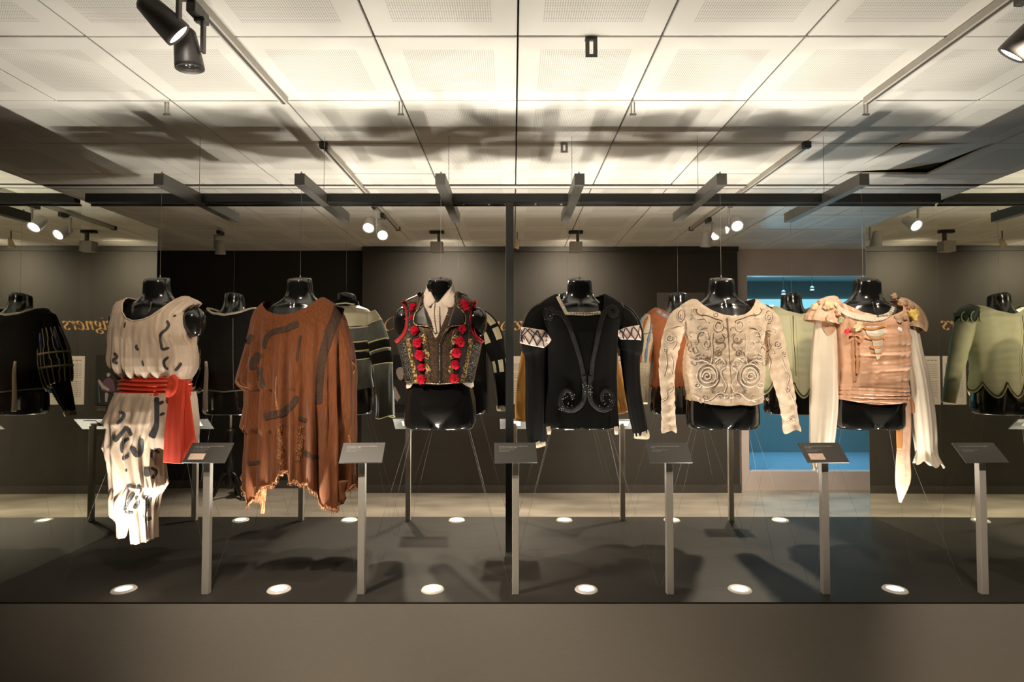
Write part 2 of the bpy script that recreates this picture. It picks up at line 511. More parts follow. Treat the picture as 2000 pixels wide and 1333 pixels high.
# ceiling tiles, 0.6 m grid
TX0, TY0, TS = 0.02, 2.373, 0.6
tm = bpy.data.meshes.new('ceiling_tile')
bm = bmesh.new()
bmesh.ops.create_cube(bm, size=1)
for v in bm.verts:
    v.co = Vector((v.co.x * 0.592, v.co.y * 0.592, v.co.z * 0.016))
bmesh.ops.bevel(bm, geom=[e for e in bm.edges if all(v.co.z < 0 for v in e.verts)], offset=0.003, segments=1, affect='EDGES')
bm.to_mesh(tm); bm.free()
tm.materials.append(M['tile'])
for j in range(-2, 8):
    y = TY0 + (j + 0.5) * TS
    for i in range(-11, 11):
        x = TX0 + (i + 0.5) * TS
        if abs(x) > (y + 0.6) * 0.98 + 0.9 or (abs(x) > 6.9):
            continue
        if y > 7.0 and x > XL0 and x < XR0:
            continue
        t = bpy.data.objects.new('ceiling_tile', tm)
        COL.objects.link(t)
        t.parent = ceiling
        t.location = (x, y, CEIL + 0.008 + rng.uniform(-0.0015, 0.0015))
        t.rotation_euler = (rng.uniform(-0.0025, 0.0025), rng.uniform(-0.0025, 0.0025), rng.uniform(-0.002, 0.002))
        if j == 2 and i == 4:      # the tile that has dropped at one edge
            t.rotation_euler = (0.055, -0.05, 0.004)
            t.location.z += 0.012

struct('trim_2', MB().box((0, 4.475, CEIL - 0.004), (13.6, 0.055, 0.008)), M['tile'])
for k_, y_ in ((3, 4.432), (4, 4.518)):
    struct('trim_%d' % k_, MB().box((0, y_, CEIL - 0.0025), (13.6, 0.022, 0.005)), M['trim'])

# ------------------------------------------------------------------ plinth, mirrors, frame
pl = thing('display_plinth', (0, PC, 0), 'long grey display plinth with a dark top carrying both rows of costumes', 'plinth')
MB().box((0, PC, (DECK - 0.008) / 2), (9.0, PB - PF, DECK - 0.008)).build('plinth_body', M['plinth'], pl)
for a, b in ((-4.5, -2.60), (-2.596, 2.596), (2.60, 4.5)):
    MB().box(((a + b) / 2, PC, DECK - 0.004), (b - a, PB - PF, 0.0078), 0.001).build('deck_board', M['deck'], pl)
MTOP = 2.55
for s, w in ((-1, 'left'), (1, 'right')):
    t = thing('mirror_panel', (s * MX, PM, DECK), 'tall mirror panel closing the %s end of the display' % w, 'mirror')
    far = Vector((s * MX + (-0.008 if s < 0 else -0.015), PB + 0.012, 0))
    Rm = Matrix.Rotation(-s * math.radians(0.55), 3, 'Z')
    def mirror_bar(y0, y1, th, w0):
        return MB().box(far + Rm @ Vector((s * (w0 + th / 2), (y0 + y1) / 2, 0)) + Vector((0, 0, (DECK + MTOP) / 2)), (th, y1 - y0, MTOP - DECK - 0.002), 0, Rm)
    mirror_bar(-(PB - PF), 0, 0.012, 0).build('mirror_glass', M['mirror'], t)
    mirror_bar(0.0005, 0.0035, 0.013, 0).build('polished_edge', M['mirror_edge'], t)

BZ = 2.561
fr = thing('overhead_rig', (-0.02, PM, DECK), 'black steel rig, one post and a long beam with cross arms', 'rig')
MB().box((0, PM - 0.03, BZ), (2 * MX - 0.06, 0.05, 0.052), 0.002).build('beam', M['black_metal'], fr)
MB().box((P(995.5, 700, PM).x, PM - 0.03, (DECK + BZ - 0.026) / 2), (0.048, 0.05, BZ - 0.026 - DECK), 0.002).build('post', M['black_metal'], fr)
MXS = [P(a, 700, 3.09).x for a in (310, 585, 860, 1132, 1410, 1688)]
for x in MXS:
    MB().box((x + 0.0, 3.49, BZ - 0.0055), (0.054, 0.86, 0.063), 0.002).build('cross_arm', M['arm_metal'], fr)
    for y in (3.09, 3.89):
        MB().lathe([(0.006, 0.027), (0.006, 0.036), (0.003, 0.045)], (x, y, BZ - 0.001), n=10).build('cable_stud', M['wire'], fr, True)
    MB().tube([(x + 0.0, PM - 0.03, BZ + 0.034), (x, PM - 0.03, CEIL)], 0.0015, 6).build('ceiling_wire', M['wire'], fr)
MB().box((0, PM + 0.0, BZ - 0.032), (2 * MX - 0.06, 0.012, 0.012), 0.001).build('glass_channel', M['arm_metal'], fr)
for x in (905, 955, 1046, 1096):
    c = P(x, 399, PM - 0.012)
    MB().lathe([(0.008, 0), (0.008, 0.016), (0.004, 0.02)], c, Matrix.Rotation(math.pi / 2, 3, 'X'), 12).build('glass_clip', M['wire'], fr, True)
gx = P(995.5, 700, PM).x
for a, b, w in ((-MX + 0.03, gx - 0.03, 'left'), (gx + 0.03, MX - 0.03, 'right')):
    o = MB().box(((a + b) / 2, PM, (DECK + BZ - 0.046) / 2), (b - a, 0.008, BZ - 0.034 - DECK)).build('glass_partition', M['glass'])
    tag(o, 'clear glass partition between the two costume rows, %s of the black post' % w, 'glass')

# ------------------------------------------------------------------ uplights in the deck
LXS = [P(a, 1153, 2.88).x for a in (242, 545, 845, 1145, 1445, 1748)]
UPY = 2.88
names = ['first', 'second', 'third', 'fourth', 'fifth', 'sixth']
for row, y in ((0, UPY), (1, 4.10)):
    for i, x in enumerate(LXS):
        lab = '%s round floor uplight from the left in the %s row of the deck' % (names[i], 'front' if row == 0 else 'rear')
        t = thing('floor_uplight', (x, y, DECK), lab, 'uplight', 'uplights set in the plinth deck')
        MB().lathe([(0.036, 0.002), (0.040, 0.009), (0.052, 0.008), (0.057, 0.0005)], (x, y, DECK), n=36, caps=False).build('rim', M['ring'], t, True)
        MB().lathe([(0.0365, 0.0012), (0.0365, 0.004), (0.02, 0.0055), (0.001, 0.006)], (x, y, DECK), n=32).build('lens', M['lens_up'], t, True)
        spot('uplight_beam', (x, y, DECK + 0.02), (x, y + (0.26 if row == 0 else -0.26), DECK + 2.0), UP_POWER, 88, 1.0, UPC, 0.04)

# ------------------------------------------------------------------ track rails and spot heads
def rail(x, y0, y1, lab, ends):
    t = thing('track_rail', (x, (y0 + y1) / 2, CEIL), lab, 'track')
    MB().box((x, (y0 + y1) / 2, CEIL - 0.0175), (0.036, y1 - y0, 0.033), 0.002).build('rail_body', M['track'], t)
    MB().box((x, (y0 + y1) / 2, CEIL - 0.0345), (0.014, y1 - y0 - 0.01, 0.003)).build('rail_slot', M['arm_metal'], t)
    for y in ends:
        MB().box((x, y, CEIL - 0.019), (0.046, 0.035, 0.040), 0.003).build('end_cap', M['black_metal'], t)
rail(-1.175, -0.6, 2.94, 'pale lighting track on the ceiling in front of the display, left', [])
rail(-1.175, 3.535, 5.88, 'pale lighting track on the ceiling behind the beam, left', [3.55, 5.87])
rail(1.82, -0.6, 2.94, 'pale lighting track on the ceiling in front of the display, right', [])
rail(1.82, 3.535, 5.88, 'pale lighting track on the ceiling behind the beam, right', [3.55, 5.87])


def head(name, pos, aim, lab, lit=True, dark=True, size=1.0, railx=None, side=1):
    """track spot: adapter under the rail, L shaped arm, tapered housing, lens"""
    pos = Vector(pos); a = Vector(aim).normalized()
    t = thing(name, (pos.x, pos.y, CEIL - 0.035), lab, 'spotlight', 'track spotlights')
    hm = M['head'] if dark else M['head_light']
    rx = pos.x if railx is None else railx
    ay = pos.y
    MB().box((rx, ay, CEIL - 0.055), (0.034, 0.10, 0.04), 0.003).build('adapter', M['black_metal'] if not dark else M['arm_metal'], t)
    off = 0.058 * size
    x2 = pos.x + side * off
    mbh = MB()
    mbh.box(((rx + x2) / 2, ay, CEIL - 0.082), (abs(rx - x2) + 0.02, 0.022, 0.012), 0.002)
    mbh.box((x2, ay, (CEIL - 0.08 + pos.z) / 2), (0.012, 0.022, abs(CEIL - 0.08 - pos.z) + 0.02), 0.002)
    mbh.build('arm', hm, t)
    R = a.to_track_quat('Z', 'Y').to_matrix()
    s = size
    MB().lathe([(0.001, -0.075 * s), (0.028 * s, -0.075 * s), (0.036 * s, -0.066 * s), (0.045 * s, 0.0), (0.050 * s, 0.055 * s), (0.050 * s, 0.068 * s), (0.046 * s, 0.070 * s), (0.043 * s, 0.060 * s), (0.001, 0.058 * s)],
               pos, R, 32, False).build('housing', hm, t, True)
    MB().lathe([(0.0425 * s, 0.0595 * s), (0.040 * s, 0.064 * s), (0.001, 0.068 * s)], pos, R, 24, False).build('lens', M['lens'] if lit else M['lens_off'], t, True)
    return t


h1 = P(322, 36, 1.97)
h2 = P(366, 98, 2.12)
head('track_spotlight', (h1.x - 0.01, 1.97, h1.z), (0.62, 0.42, -0.62), 'dark grey track spotlight at the upper left tilted with its lit lens to the right', True, railx=-1.175, side=1)
head('track_spotlight', h2, (0.10, 0.10, -1.0), 'dark grey track spotlight at the upper left pointing straight down', False, railx=-1.175, side=1)
h3 = P(2008, 72, 2.0)
head('track_spotlight', h3, (-0.45, 0.5, -0.7), 'dark track spotlight cut off by the upper right edge', True, railx=1.82, side=1)
head('track_spotlight', P(722, 438, 4.87), (0.03, -0.8, -0.75), 'lit grey track spotlight behind the beam left of the post, the nearer of the pair', True, False, railx=-1.175, side=1)
head('track_spotlight', P(748, 455, 5.20), (0.15, -0.9, -0.60), 'lit grey track spotlight behind the beam left of the post, the farther of the pair', True, False, railx=-1.175, side=-1)
head('track_spotlight', P(1437, 436, 4.79), (-0.12, -0.85, -0.62), 'lit grey track spotlight above the ivory embroidered jacket', True, False, railx=1.82, side=-1)
head('track_spotlight', P(1379, 468, 5.36), (0.02, 0.25, -1.0), 'unlit silver track spotlight pointing down above the ivory jacket', False, False, railx=1.82, side=1)
hx = P(430, 484, 5.9)
head('track_spotlight', hx, (-0.05, 0.2, -1.0), 'unlit silver spotlight pointing down in front of the dark recess', False, False, railx=hx.x, side=-1)

for i, s_ in enumerate(FRONT_SPOTS + BACK_SPOTS):
    spot('track_spot_beam', *s_)

# wall washer floods near the far wall
for i, (x, y) in enumerate(WASH):
    t = thing('flood_light', (x, y, CEIL), ('grey box shaped wall washer on the ceiling above the brocade vest' if i == 0 else 'grey box shaped wall washer on the ceiling above the black velvet doublet'), 'flood light', 'wall washers')
    MB().box((x, y, CEIL - 0.017), (0.15, 0.05, 0.03), 0.003).build('ceiling_plate', M['black_metal'], t)
    MB().box((x + 0.02, y, CEIL - 0.075), (0.03, 0.03, 0.10), 0.002).build('stem', M['arm_metal'], t)
    MB().box((x, y, CEIL - 0.175), (0.128, 0.10, 0.11), 0.004).build('housing', M['head_light'], t)
    spot('wall_wash_beam', (x, y + 0.06, CEIL - 0.2), (x, WY, 2.40), WASH_POWER, 116, 1.0, WARM, 0.05)
c = P(1010, 477, 6.1)
t = thing('small_flood_light', c, 'small cream lamp beside the head of the black post', 'flood light')
MB().lathe([(0.016, 0.05), (0.022, 0.02), (0.034, -0.045)], c, Matrix.Rotation(0.25, 3, 'Y'), 20).build('housing', M['cream_lamp'], t, True)
MB().tube([c + Vector((0, 0, 0.05)), Vector((c.x, c.y, CEIL))], 0.006).build('stem', M['arm_metal'], t)

# brackets hanging from the ceiling joints
for i, (px, py, Y, hgt, wd) in enumerate(((1155, 82, 2.375, 0.085, 0.050), (1102, 291, 3.56, 0.062, 0.044))):
    c = P(px, py, Y)
    t = thing('slotted_bracket', (c.x, Y, CEIL), ('dark slotted metal bracket hanging from the ceiling near the top edge' if i == 0 else 'pale slotted metal bracket hanging from the ceiling behind the beam'), 'bracket', 'slotted brackets')
    m_ = M['arm_metal'] if i == 0 else M['track']
    z0, z1 = CEIL - 0.001, CEIL - hgt
    mb = MB()
    for s in (-1, 1):
        mb.box((c.x + s * wd * 0.33, Y, (z0 + z1) / 2), (wd * 0.34, 0.004, z0 - z1))
    mb.box((c.x, Y, z0 - 0.006), (wd * 0.32, 0.004, 0.012))
    mb.box((c.x, Y, z1 + 0.006), (wd * 0.32, 0.004, 0.012))
    mb.build('slotted_strip', m_, t)
    MB().box((c.x, Y + 0.012, CEIL - 0.002), (wd, 0.03, 0.004)).build('foot', m_, t)
for i, (px, lab) in enumerate(((326, 'leftmost'), (783, 'second from left'), (1236, 'third from left'), (1691, 'rightmost'))):
    c = P(px, 205, 2.985)
    t = thing('wire_hook', (c.x, 2.985, CEIL), 'small pale hook hanging from a ceiling joint in front of the beam, ' + lab, 'hook', 'ceiling hooks')
    MB().box((c.x - 0.008, 2.985, CEIL - 0.035), (0.007, 0.007, 0.068)).build('drop_rod', M['track'], t)
    MB().box((c.x + 0.008, 2.985, CEIL - 0.03), (0.006, 0.006, 0.058)).build('hook_arm', M['track'], t)
    MB().box((c.x, 2.985, CEIL - 0.068), (0.034, 0.014, 0.008), 0.002).build('crossbar', M['arm_metal'], t)

# ------------------------------------------------------------------ writing
def text_mesh(s, size):
    cu = bpy.data.curves.new('txt', 'FONT')
    cu.body = s
    cu.size = size
    cu.resolution_u = 1
    o = bpy.data.objects.new('txt', cu)
    COL.objects.link(o)
    dg = bpy.context.evaluated_depsgraph_get()
    me = bpy.data.meshes.new_from_object(o.evaluated_get(dg))
    vs = [v.co.copy() for v in me.vertices]
    fs = [tuple(p.vertices) for p in me.polygons]
    bpy.data.objects.remove(o)
    bpy.data.curves.remove(cu)
    bpy.data.meshes.remove(me)
    return vs, fs


PLATES = [
    (403, '', ['Le Fils prodigue. Costume for the role of Prodigal Son,', 'by George Balanchine, 1974'], True, 0.0),
    (706, '', ['Le Fils prodigue. Costume for the role of Prodigal Son,', 'George Balanchine, 1975'], False, 0.05),
    (1007, '', ['Don Quixote. Doublet for the role of Basilio, Act III,', 'Vienna State Opera Ballet, 1978'], False, 0.06),
    (1308, '', ['Le Lac des cygnes. Doublet for the role of Siegfried,', 'Act III'], False, 0.0),
    (1612, '', ['Le Lac des cygnes. Doublet for the role of Siegfried,', 'Act I (ballet)'], True, 0.05),
    (1920, '', ['Le Lac des cygnes. Doublet for the role of Siegfried,'], False, 0.0),
]
by = ['the ivory dress', 'the rust poncho', 'the black post', 'the ivory embroidered jacket', 'the peach satin bodice', 'the right mirror']


ZP = P(1300, 886, 2.82).z


def label_stand(x, Y, facing, lab, lines, card, rz):
    """facing -1: plate faces the camera side, +1: faces the far side"""
    t = thing('label_stand', (x, Y, DECK), lab, 'label stand', 'label stands on the plinth')
    R = Matrix.Rotation(math.radians(42) if facing < 0 else -math.radians(42), 3, 'X')
    R = Matrix.Rotation(rz, 3, 'Z') @ R
    zc = ZP
    yc = Y + 0.0
    MB().box((x, yc, (DECK + ZP - .016) / 2), (0.034, 0.030, ZP - .016 - DECK), 0.002).build('post', M['alu'], t)
    MB().box(Vector((x, yc, zc)) + R @ Vector((0, -facing * 0.012, -0.0065)), (0.085, 0.06, 0.004), 0.001, R).build('bracket', M['bracket'], t)
    plate = MB().box((x, yc, zc), (0.206, 0.122, 0.005), 0.001, R).build('plate', M['plate'] if facing < 0 else M['plate'], t)
    o = MB().box(Vector((x, yc, zc)) + R @ Vector((0, 0, -0.0035)), (0.203, 0.119, 0.002), 0.0, R).build('plate_back', M['plate_back'], t)
    tag(o, 'pale metal underside')
    mbb = MB()
    def put(vs, fs, ox, oy, mbx, lift=0.0032):
        q = [Vector((x, yc, zc)) + R @ Vector(((v.x + ox), (v.y + oy), lift)) for v in vs]
        mbx.add(q, fs)
    if lines:
        for k, s in enumerate(lines):
            vs, fs = text_mesh(s, 0.0066)
            w = max(v.x for v in vs)
            sc = min(1.0, 0.150 / w) if k == 0 else 1.0
            vs = [Vector((v.x * sc, v.y, 0)) for v in vs]
            put(vs, fs, -0.080, 0.036 - 0.0095 * k, mbb)
        mbb.build('heading', M['white_print'], plate)
        mb2 = MB()
        for k in range(2):
            yy = 0.014 - 0.008 * k
            xx = -0.080
            while xx < -0.01 - 0.02 * k:
                w = random.uniform(0.006, 0.014)
                put([Vector((xx, yy, 0)), Vector((xx + w, yy, 0)), Vector((xx + w, yy + 0.0022, 0)), Vector((xx, yy + 0.0022, 0))], [(0, 1, 2, 3)], 0, 0, mb2)
                xx += w + 0.002
        tag(mb2.build('fine_print', M['grey_print'], plate), kind='stuff')
        if card:
            MB().box(Vector((x, yc, zc)) + R @ Vector((-0.045, -0.026, 0.0034)), (0.074, 0.038, 0.0012), 0, R).build('printed_picture', M['card'], plate)
    return t


FPX = [403, 706, 1007, 1308, 1612, 1920]
for i, px in enumerate(FPX):
    x = P(px, 1150, 2.837).x
    label_stand(x, 2.837, -1, 'slim metal label stand with dark plate in front of ' + by[i] if i < 5 else 'slim metal label stand with dark unlit plate, rightmost of the front stands',
                PLATES[i][2], PLATES[i][3], PLATES[i][4])
BPX = [P(a, 1017, 4.10).x for a in (380, 588, 797, 1005, 1216, 1428)]
bl = ['between the ivory dress and the poncho', 'below the middle of the poncho', 'under the left side of the brocade vest', 'beside the lower half of the black post', 'under the right sleeve of the black velvet doublet', 'under the ivory embroidered jacket']
for i, x in enumerate(BPX):
    label_stand(x, 4.10, 1, 'rear label stand, pale plate back, ' + bl[i], None, False, 0.0)

# ------------------------------------------------------------------ wall sign in calligraphic italic letters
LET = {
    'C': (0.92, [[(0.86, 1.12), (0.90, 1.35), (0.70, 1.52), (0.42, 1.42), (0.16, 1.02), (0.10, 0.55), (0.26, 0.08), (0.55, -0.04), (0.85, 0.22)]]),
    'o': (0.66, [[(0.42, 1.0), (0.18, 0.88), (0.06, 0.45), (0.16, 0.05), (0.34, 0.0), (0.54, 0.2), (0.60, 0.62), (0.52, 0.93), (0.40, 1.0)]]),
    's': (0.52, [[(0.46, 0.80), (0.38, 0.98), (0.20, 0.97), (0.12, 0.76), (0.26, 0.55), (0.40, 0.34), (0.34, 0.06), (0.14, 0.0), (0.04, 0.20)]]),
    't': (0.42, [[(0.22, 1.34), (0.20, 0.9), (0.16, 0.25), (0.22, 0.02), (0.36, 0.14)], [(0.04, 0.96), (0.38, 0.99)]]),
    'u': (0.72, [[(0.06, 0.92), (0.15, 0.99), (0.15, 0.6), (0.14, 0.15), (0.26, 0.0), (0.42, 0.2), (0.54, 0.6)], [(0.56, 0.99), (0.55, 0.3), (0.60, 0.02), (0.72, 0.14)]]),
    'm': (1.02, [[(0.04, 0.86), (0.14, 0.98), (0.14, 0.0)], [(0.15, 0.5), (0.30, 0.92), (0.44, 0.92), (0.46, 0.6), (0.46, 0.0)], [(0.47, 0.5), (0.64, 0.94), (0.78, 0.9), (0.79, 0.5), (0.78, 0.1), (0.86, 0.0), (0.98, 0.14)]]),
    'e': (0.60, [[(0.10, 0.46), (0.34, 0.56), (0.50, 0.78), (0.40, 0.99), (0.22, 0.92), (0.07, 0.5), (0.14, 0.08), (0.32, -0.01), (0.54, 0.22)]]),
    'D': (1.06, [[(0.24, 1.50), (0.22, 0.75), (0.20, 0.02)], [(0.04, 1.45), (0.45, 1.52), (0.84, 1.25), (0.94, 0.72), (0.78, 0.18), (0.42, -0.02), (0.04, 0.03)]]),
    'i': (0.36, [[(0.04, 0.86), (0.16, 0.98), (0.14, 0.2), (0.20, 0.0), (0.34, 0.14)], [(0.19, 1.32), (0.21, 1.38)]]),
    'g': (0.64, [[(0.36, 1.0), (0.14, 0.86), (0.12, 0.56), (0.26, 0.40), (0.44, 0.55), (0.46, 0.86), (0.36, 1.0)], [(0.44, 0.92), (0.60, 1.0)], [(0.24, 0.41), (0.12, 0.24), (0.26, 0.10), (0.46, -0.02), (0.48, -0.30), (0.24, -0.44), (0.04, -0.28), (0.12, -0.06), (0.30, 0.06)]]),
    'n': (0.72, [[(0.04, 0.86), (0.14, 0.98), (0.13, 0.0)], [(0.15, 0.45), (0.32, 0.92), (0.47, 0.92), (0.50, 0.6), (0.48, 0.12), (0.56, 0.0), (0.68, 0.14)]]),
    'r': (0.52, [[(0.04, 0.86), (0.15, 0.98), (0.14, 0.0)], [(0.15, 0.45), (0.28, 0.86), (0.42, 1.0), (0.50, 0.88)]]),
    ' ': (0.42, []),
}
sx0, sx1 = P(747, 640, WY).x, P(1017, 640, WY).x
word = 'Costume Designers'
adv = sum(LET[c][0] for c in word)
hs = 0.104
ws = (sx1 - sx0) / adv
zb = P(880, 645, WY).z
sign = thing('wall_lettering', ((sx0 + sx1) / 2, WY, zb), 'orange gold italic lettering high on the far grey wall behind the costumes', 'lettering')
xo = sx0
nib = Vector((0.13, 0.07))
for ch in word:
    w_, strokes = LET[ch]
    mbl = MB()
    for st in strokes:
        q = spline(st, 30)
        vs = []
        for (a, b_) in q:
            for sg in (-1, 1):
                lx, lz = a + sg * nib.x * 0.5, b_ + sg * nib.y * 0.5
                vs.append((xo + ws * lx + 0.25 * hs * lz, WY - 0.003, zb + hs * lz))
        vs2 = [(v[0], WY - 0.0002, v[2]) for v in vs]
        n = len(vs)
        fs = []
        for i in range(len(q) - 1):
            fs.append((2 * i, 2 * i + 1, 2 * i + 3, 2 * i + 2))
            fs.append((2 * i, 2 * i + 2, n + 2 * i + 2, n + 2 * i))
            fs.append((2 * i + 1, n + 2 * i + 1, n + 2 * i + 3, 2 * i + 3))
        mbl.add(vs + vs2, fs)
    if strokes:
        mbl.build('letter', M['gold_letter'], sign)
    xo += ws * w_


def flat_poly(name, pts, Y, m, parent, thick=0.002):
    vs = [P(a, b, WY) for a, b in pts]
    vs = [Vector((v.x, Y, v.z)) for v in vs]
    n = len(vs)
    vb = [Vector((v.x, Y + thick, v.z)) for v in vs]
    fs = [tuple(range(n)), tuple(range(2 * n - 1, n - 1, -1))] + [(i, n + i, n + (i + 1) % n, (i + 1) % n) for i in range(n)]
    return obj(name, vs + vb, fs, m, parent, False)


# text panels on the far wall
def text_panel(x0, x1, z0, z1, lab):
    t = thing('text_panel', ((x0 + x1) / 2, WY, z0), lab, 'text panel', 'white text panels on the far wall')
    MB().box(((x0 + x1) / 2, WY - 0.004, (z0 + z1) / 2), (x1 - x0, 0.008, z1 - z0), 0.001).build('board', M['paper'], t)
    y = WY - 0.0086
    mb = MB()
    def bar(xa, xb, z, h):
        mb.add([(xa, y, z), (xb, y, z), (xb, y, z + h), (xa, y, z + h)], [(0, 1, 2, 3)])
    w = x1 - x0
    a = x0 + 0.13 * w
    for k in range(3):
        bar(a, a + 0.035, z1 - 0.055, 0.010); a += 0.042
    z = z1 - 0.10
    row = 0
    while z > z0 + 0.09:
        row += 1
        if row not in (9,):
            a = x0 + 0.13 * w
            end = x0 + (0.86 + 0.08 * random.random()) * w if row not in (5, 19) else x0 + 0.6 * w
            while a < end:
                ww = random.uniform(0.012, 0.034)
                bar(a, min(a + ww, end), z, 0.0055)
                a += ww + 0.005
        z -= 0.0225
    tag(mb.build('printed_lines', M['grey_print'], t), kind='stuff')
zt, zbm = P(1000, 696, WY).z, P(1000, 790, WY).z
text_panel(-0.165, 0.105, zbm, zt, 'white text panel on the far wall beside the black photograph, seen in the end mirrors')
text_panel(0.137, 0.407, zbm, zt, 'white text panel on the far wall right of another, seen in the right mirror')
text_panel(P(1190, 700, WY).x, P(1264, 700, WY).x, zbm, zt, 'white text panel half hidden behind the velvet doublet right sleeve')

ph = thing('photo_panel', (P(861, 700, WY).x, WY, zbm), 'large black stage photograph on the far wall behind the brocade vest', 'photograph')
MB().box(((P(770, 700, WY).x + P(953, 700, WY).x) / 2, WY - 0.012, (P(0, 694, WY).z + P(0, 791, WY).z) / 2), (P(953, 700, WY).x - P(770, 700, WY).x, 0.008, P(0, 694, WY).z - P(0, 791, WY).z), 0.001).build('board', M['photo'], ph)
yb = WY - 0.0185
flat_poly('printed_robe', [(768.5, 745), (775, 741), (785, 743), (796, 752), (798, 790), (771, 790)], yb, M['dark_print'], ph)
flat_poly('printed_head', [(775, 722), (779, 718), (785, 717), (789, 721), (790, 729), (788, 735), (788, 740), (784, 743), (779, 741), (776, 734), (774, 728)], yb - 0.001, M['skin_print'], ph)
flat_poly('printed_sheet', [(770, 754), (773, 757), (783, 777), (779, 781), (777, 785), (772, 779), (770, 776)], yb - 0.001, M['skin_print'], ph)
# the costumed figure at the right end of the photograph (visible in the left mirror)
fx = lambda m: 1002 + (m + 0.09) * F / WY
def fig(name, pts, m, d=0.001):
    flat_poly(name, [(fx(a), b) for a, b in pts], yb - d, m, ph)
fig('printed_cape', [(-0.62, 752), (-0.60, 742), (-0.56, 738), (-0.51, 740), (-0.47, 750), (-0.46, 762), (-0.55, 766), (-0.63, 764)], M['purple_print'])
fig('printed_face', [(-0.565, 733), (-0.56, 729), (-0.53, 729), (-0.525, 734), (-0.545, 737)], M['skin_print'], 0.002)
fig('printed_arm', [(-0.44, 741), (-0.42, 744), (-0.47, 758), (-0.55, 764), (-0.56, 760), (-0.49, 752)], M['skin_print'], 0.002)
fig('printed_leg', [(-0.53, 766), (-0.55, 770), (-0.535, 785), (-0.515, 785), (-0.51, 768)], M['skin_print'], 0.002)
fig('printed_leg', [(-0.63, 766), (-0.65, 772), (-0.665, 785), (-0.64, 785), (-0.61, 768)], M['skin_print'], 0.002)
fig('printed_staff', [(-0.432, 744), (-0.426, 744), (-0.445, 786), (-0.455, 786)], M['blue_print'], 0.002)
cp = thing('caption_plate', (P(930, 800, WY).x, WY, P(0, 805, WY).z), 'small black caption strip under the stage photograph', 'caption')
MB().box(((P(770, 700, WY).x + P(953, 700, WY).x) / 2, WY - 0.003, (P(0, 791.8, WY).z + P(0, 806, WY).z) / 2), (P(953, 700, WY).x - P(770, 700, WY).x, 0.006, P(0, 791.8, WY).z - P(0, 806, WY).z), 0.001).build('strip', M['photo'], cp)
mb = MB()
for k in range(4):
    z = P(0, 795 + 2.6 * k, WY).z
    a = -0.42
    while a < -0.33 + 0.03 * (k == 0):
        w = random.uniform(0.012, 0.03)
        mb.add([(a, WY - 0.0066, z), (a + w, WY - 0.0066, z), (a + w, WY - 0.0066, z + 0.006), (a, WY - 0.0066, z + 0.006)], [(0, 1, 2, 3)])
        a += w + 0.005
tag(mb.build('printed_lines', M['grey_print'], cp), kind='stuff')
po = thing('poster_panel', (P(1330, 600, WY).x, WY, P(0, 680, WY).z), 'plain lilac grey poster on the dark end of the far wall behind the rust tunic', 'poster')
MB().box((P(1330, 600, WY).x, WY - 0.004, (P(0, 572, WY).z + P(0, 662, WY).z) / 2), (P(1377, 600, WY).x - P(1283, 600, WY).x, 0.008, P(0, 572, WY).z - P(0, 662, WY).z), 0.001).build('board', M['photo_grey'], po)

# turned tripod stand in the recess
c0 = P(449, 960, 6.62)
sx, sy = c0.x, 6.62
st = thing('tripod_stand', (sx, sy, 0), 'black turned wooden stand on three curved feet in the dark recess', 'stand')
MB().lathe([(0.035, 0.12), (0.05, 0.15), (0.05, 0.2), (0.03, 0.23), (0.035, 0.3), (0.055, 0.36), (0.055, 0.42), (0.028, 0.46), (0.024, 0.62), (0.036, 0.66), (0.036, 0.72), (0.05, 0.75), (0.05, 0.78), (0.02, 0.80)], (sx, sy, 0), n=24).build('turned_column', M['wood_black'], st, True)
MB().tube([(sx, sy, 0.79), (sx, sy, 1.15)], 0.013, 12).build('pole', M['alu'], st, True)
for k, a in enumerate((-2.75, -0.45, 1.5)):
    d = Vector((math.cos(a), math.sin(a) * 0.75, 0))
    pts = [Vector((sx, sy, 0.30)) + d * 0.02, Vector((sx, sy, 0.26)) + d * 0.09, Vector((sx, sy, 0.13)) + d * 0.14, Vector((sx, sy, 0.045)) + d * 0.18, Vector((sx, sy, 0.028)) + d * 0.235]
    q = spline([tuple(p) for p in pts], 18)
    MB().tube([Vector(v) for v in q], [0.026 - 0.006 * math.sin(i / 17 * 3.14) for i in range(18)], 10).build('foot', M['wood_black'], st, True)

# ------------------------------------------------------------------ mannequin torsos
def smooth01(x):
    x = np.clip(x, 0, 1)
    return x * x * (3 - 2 * x)


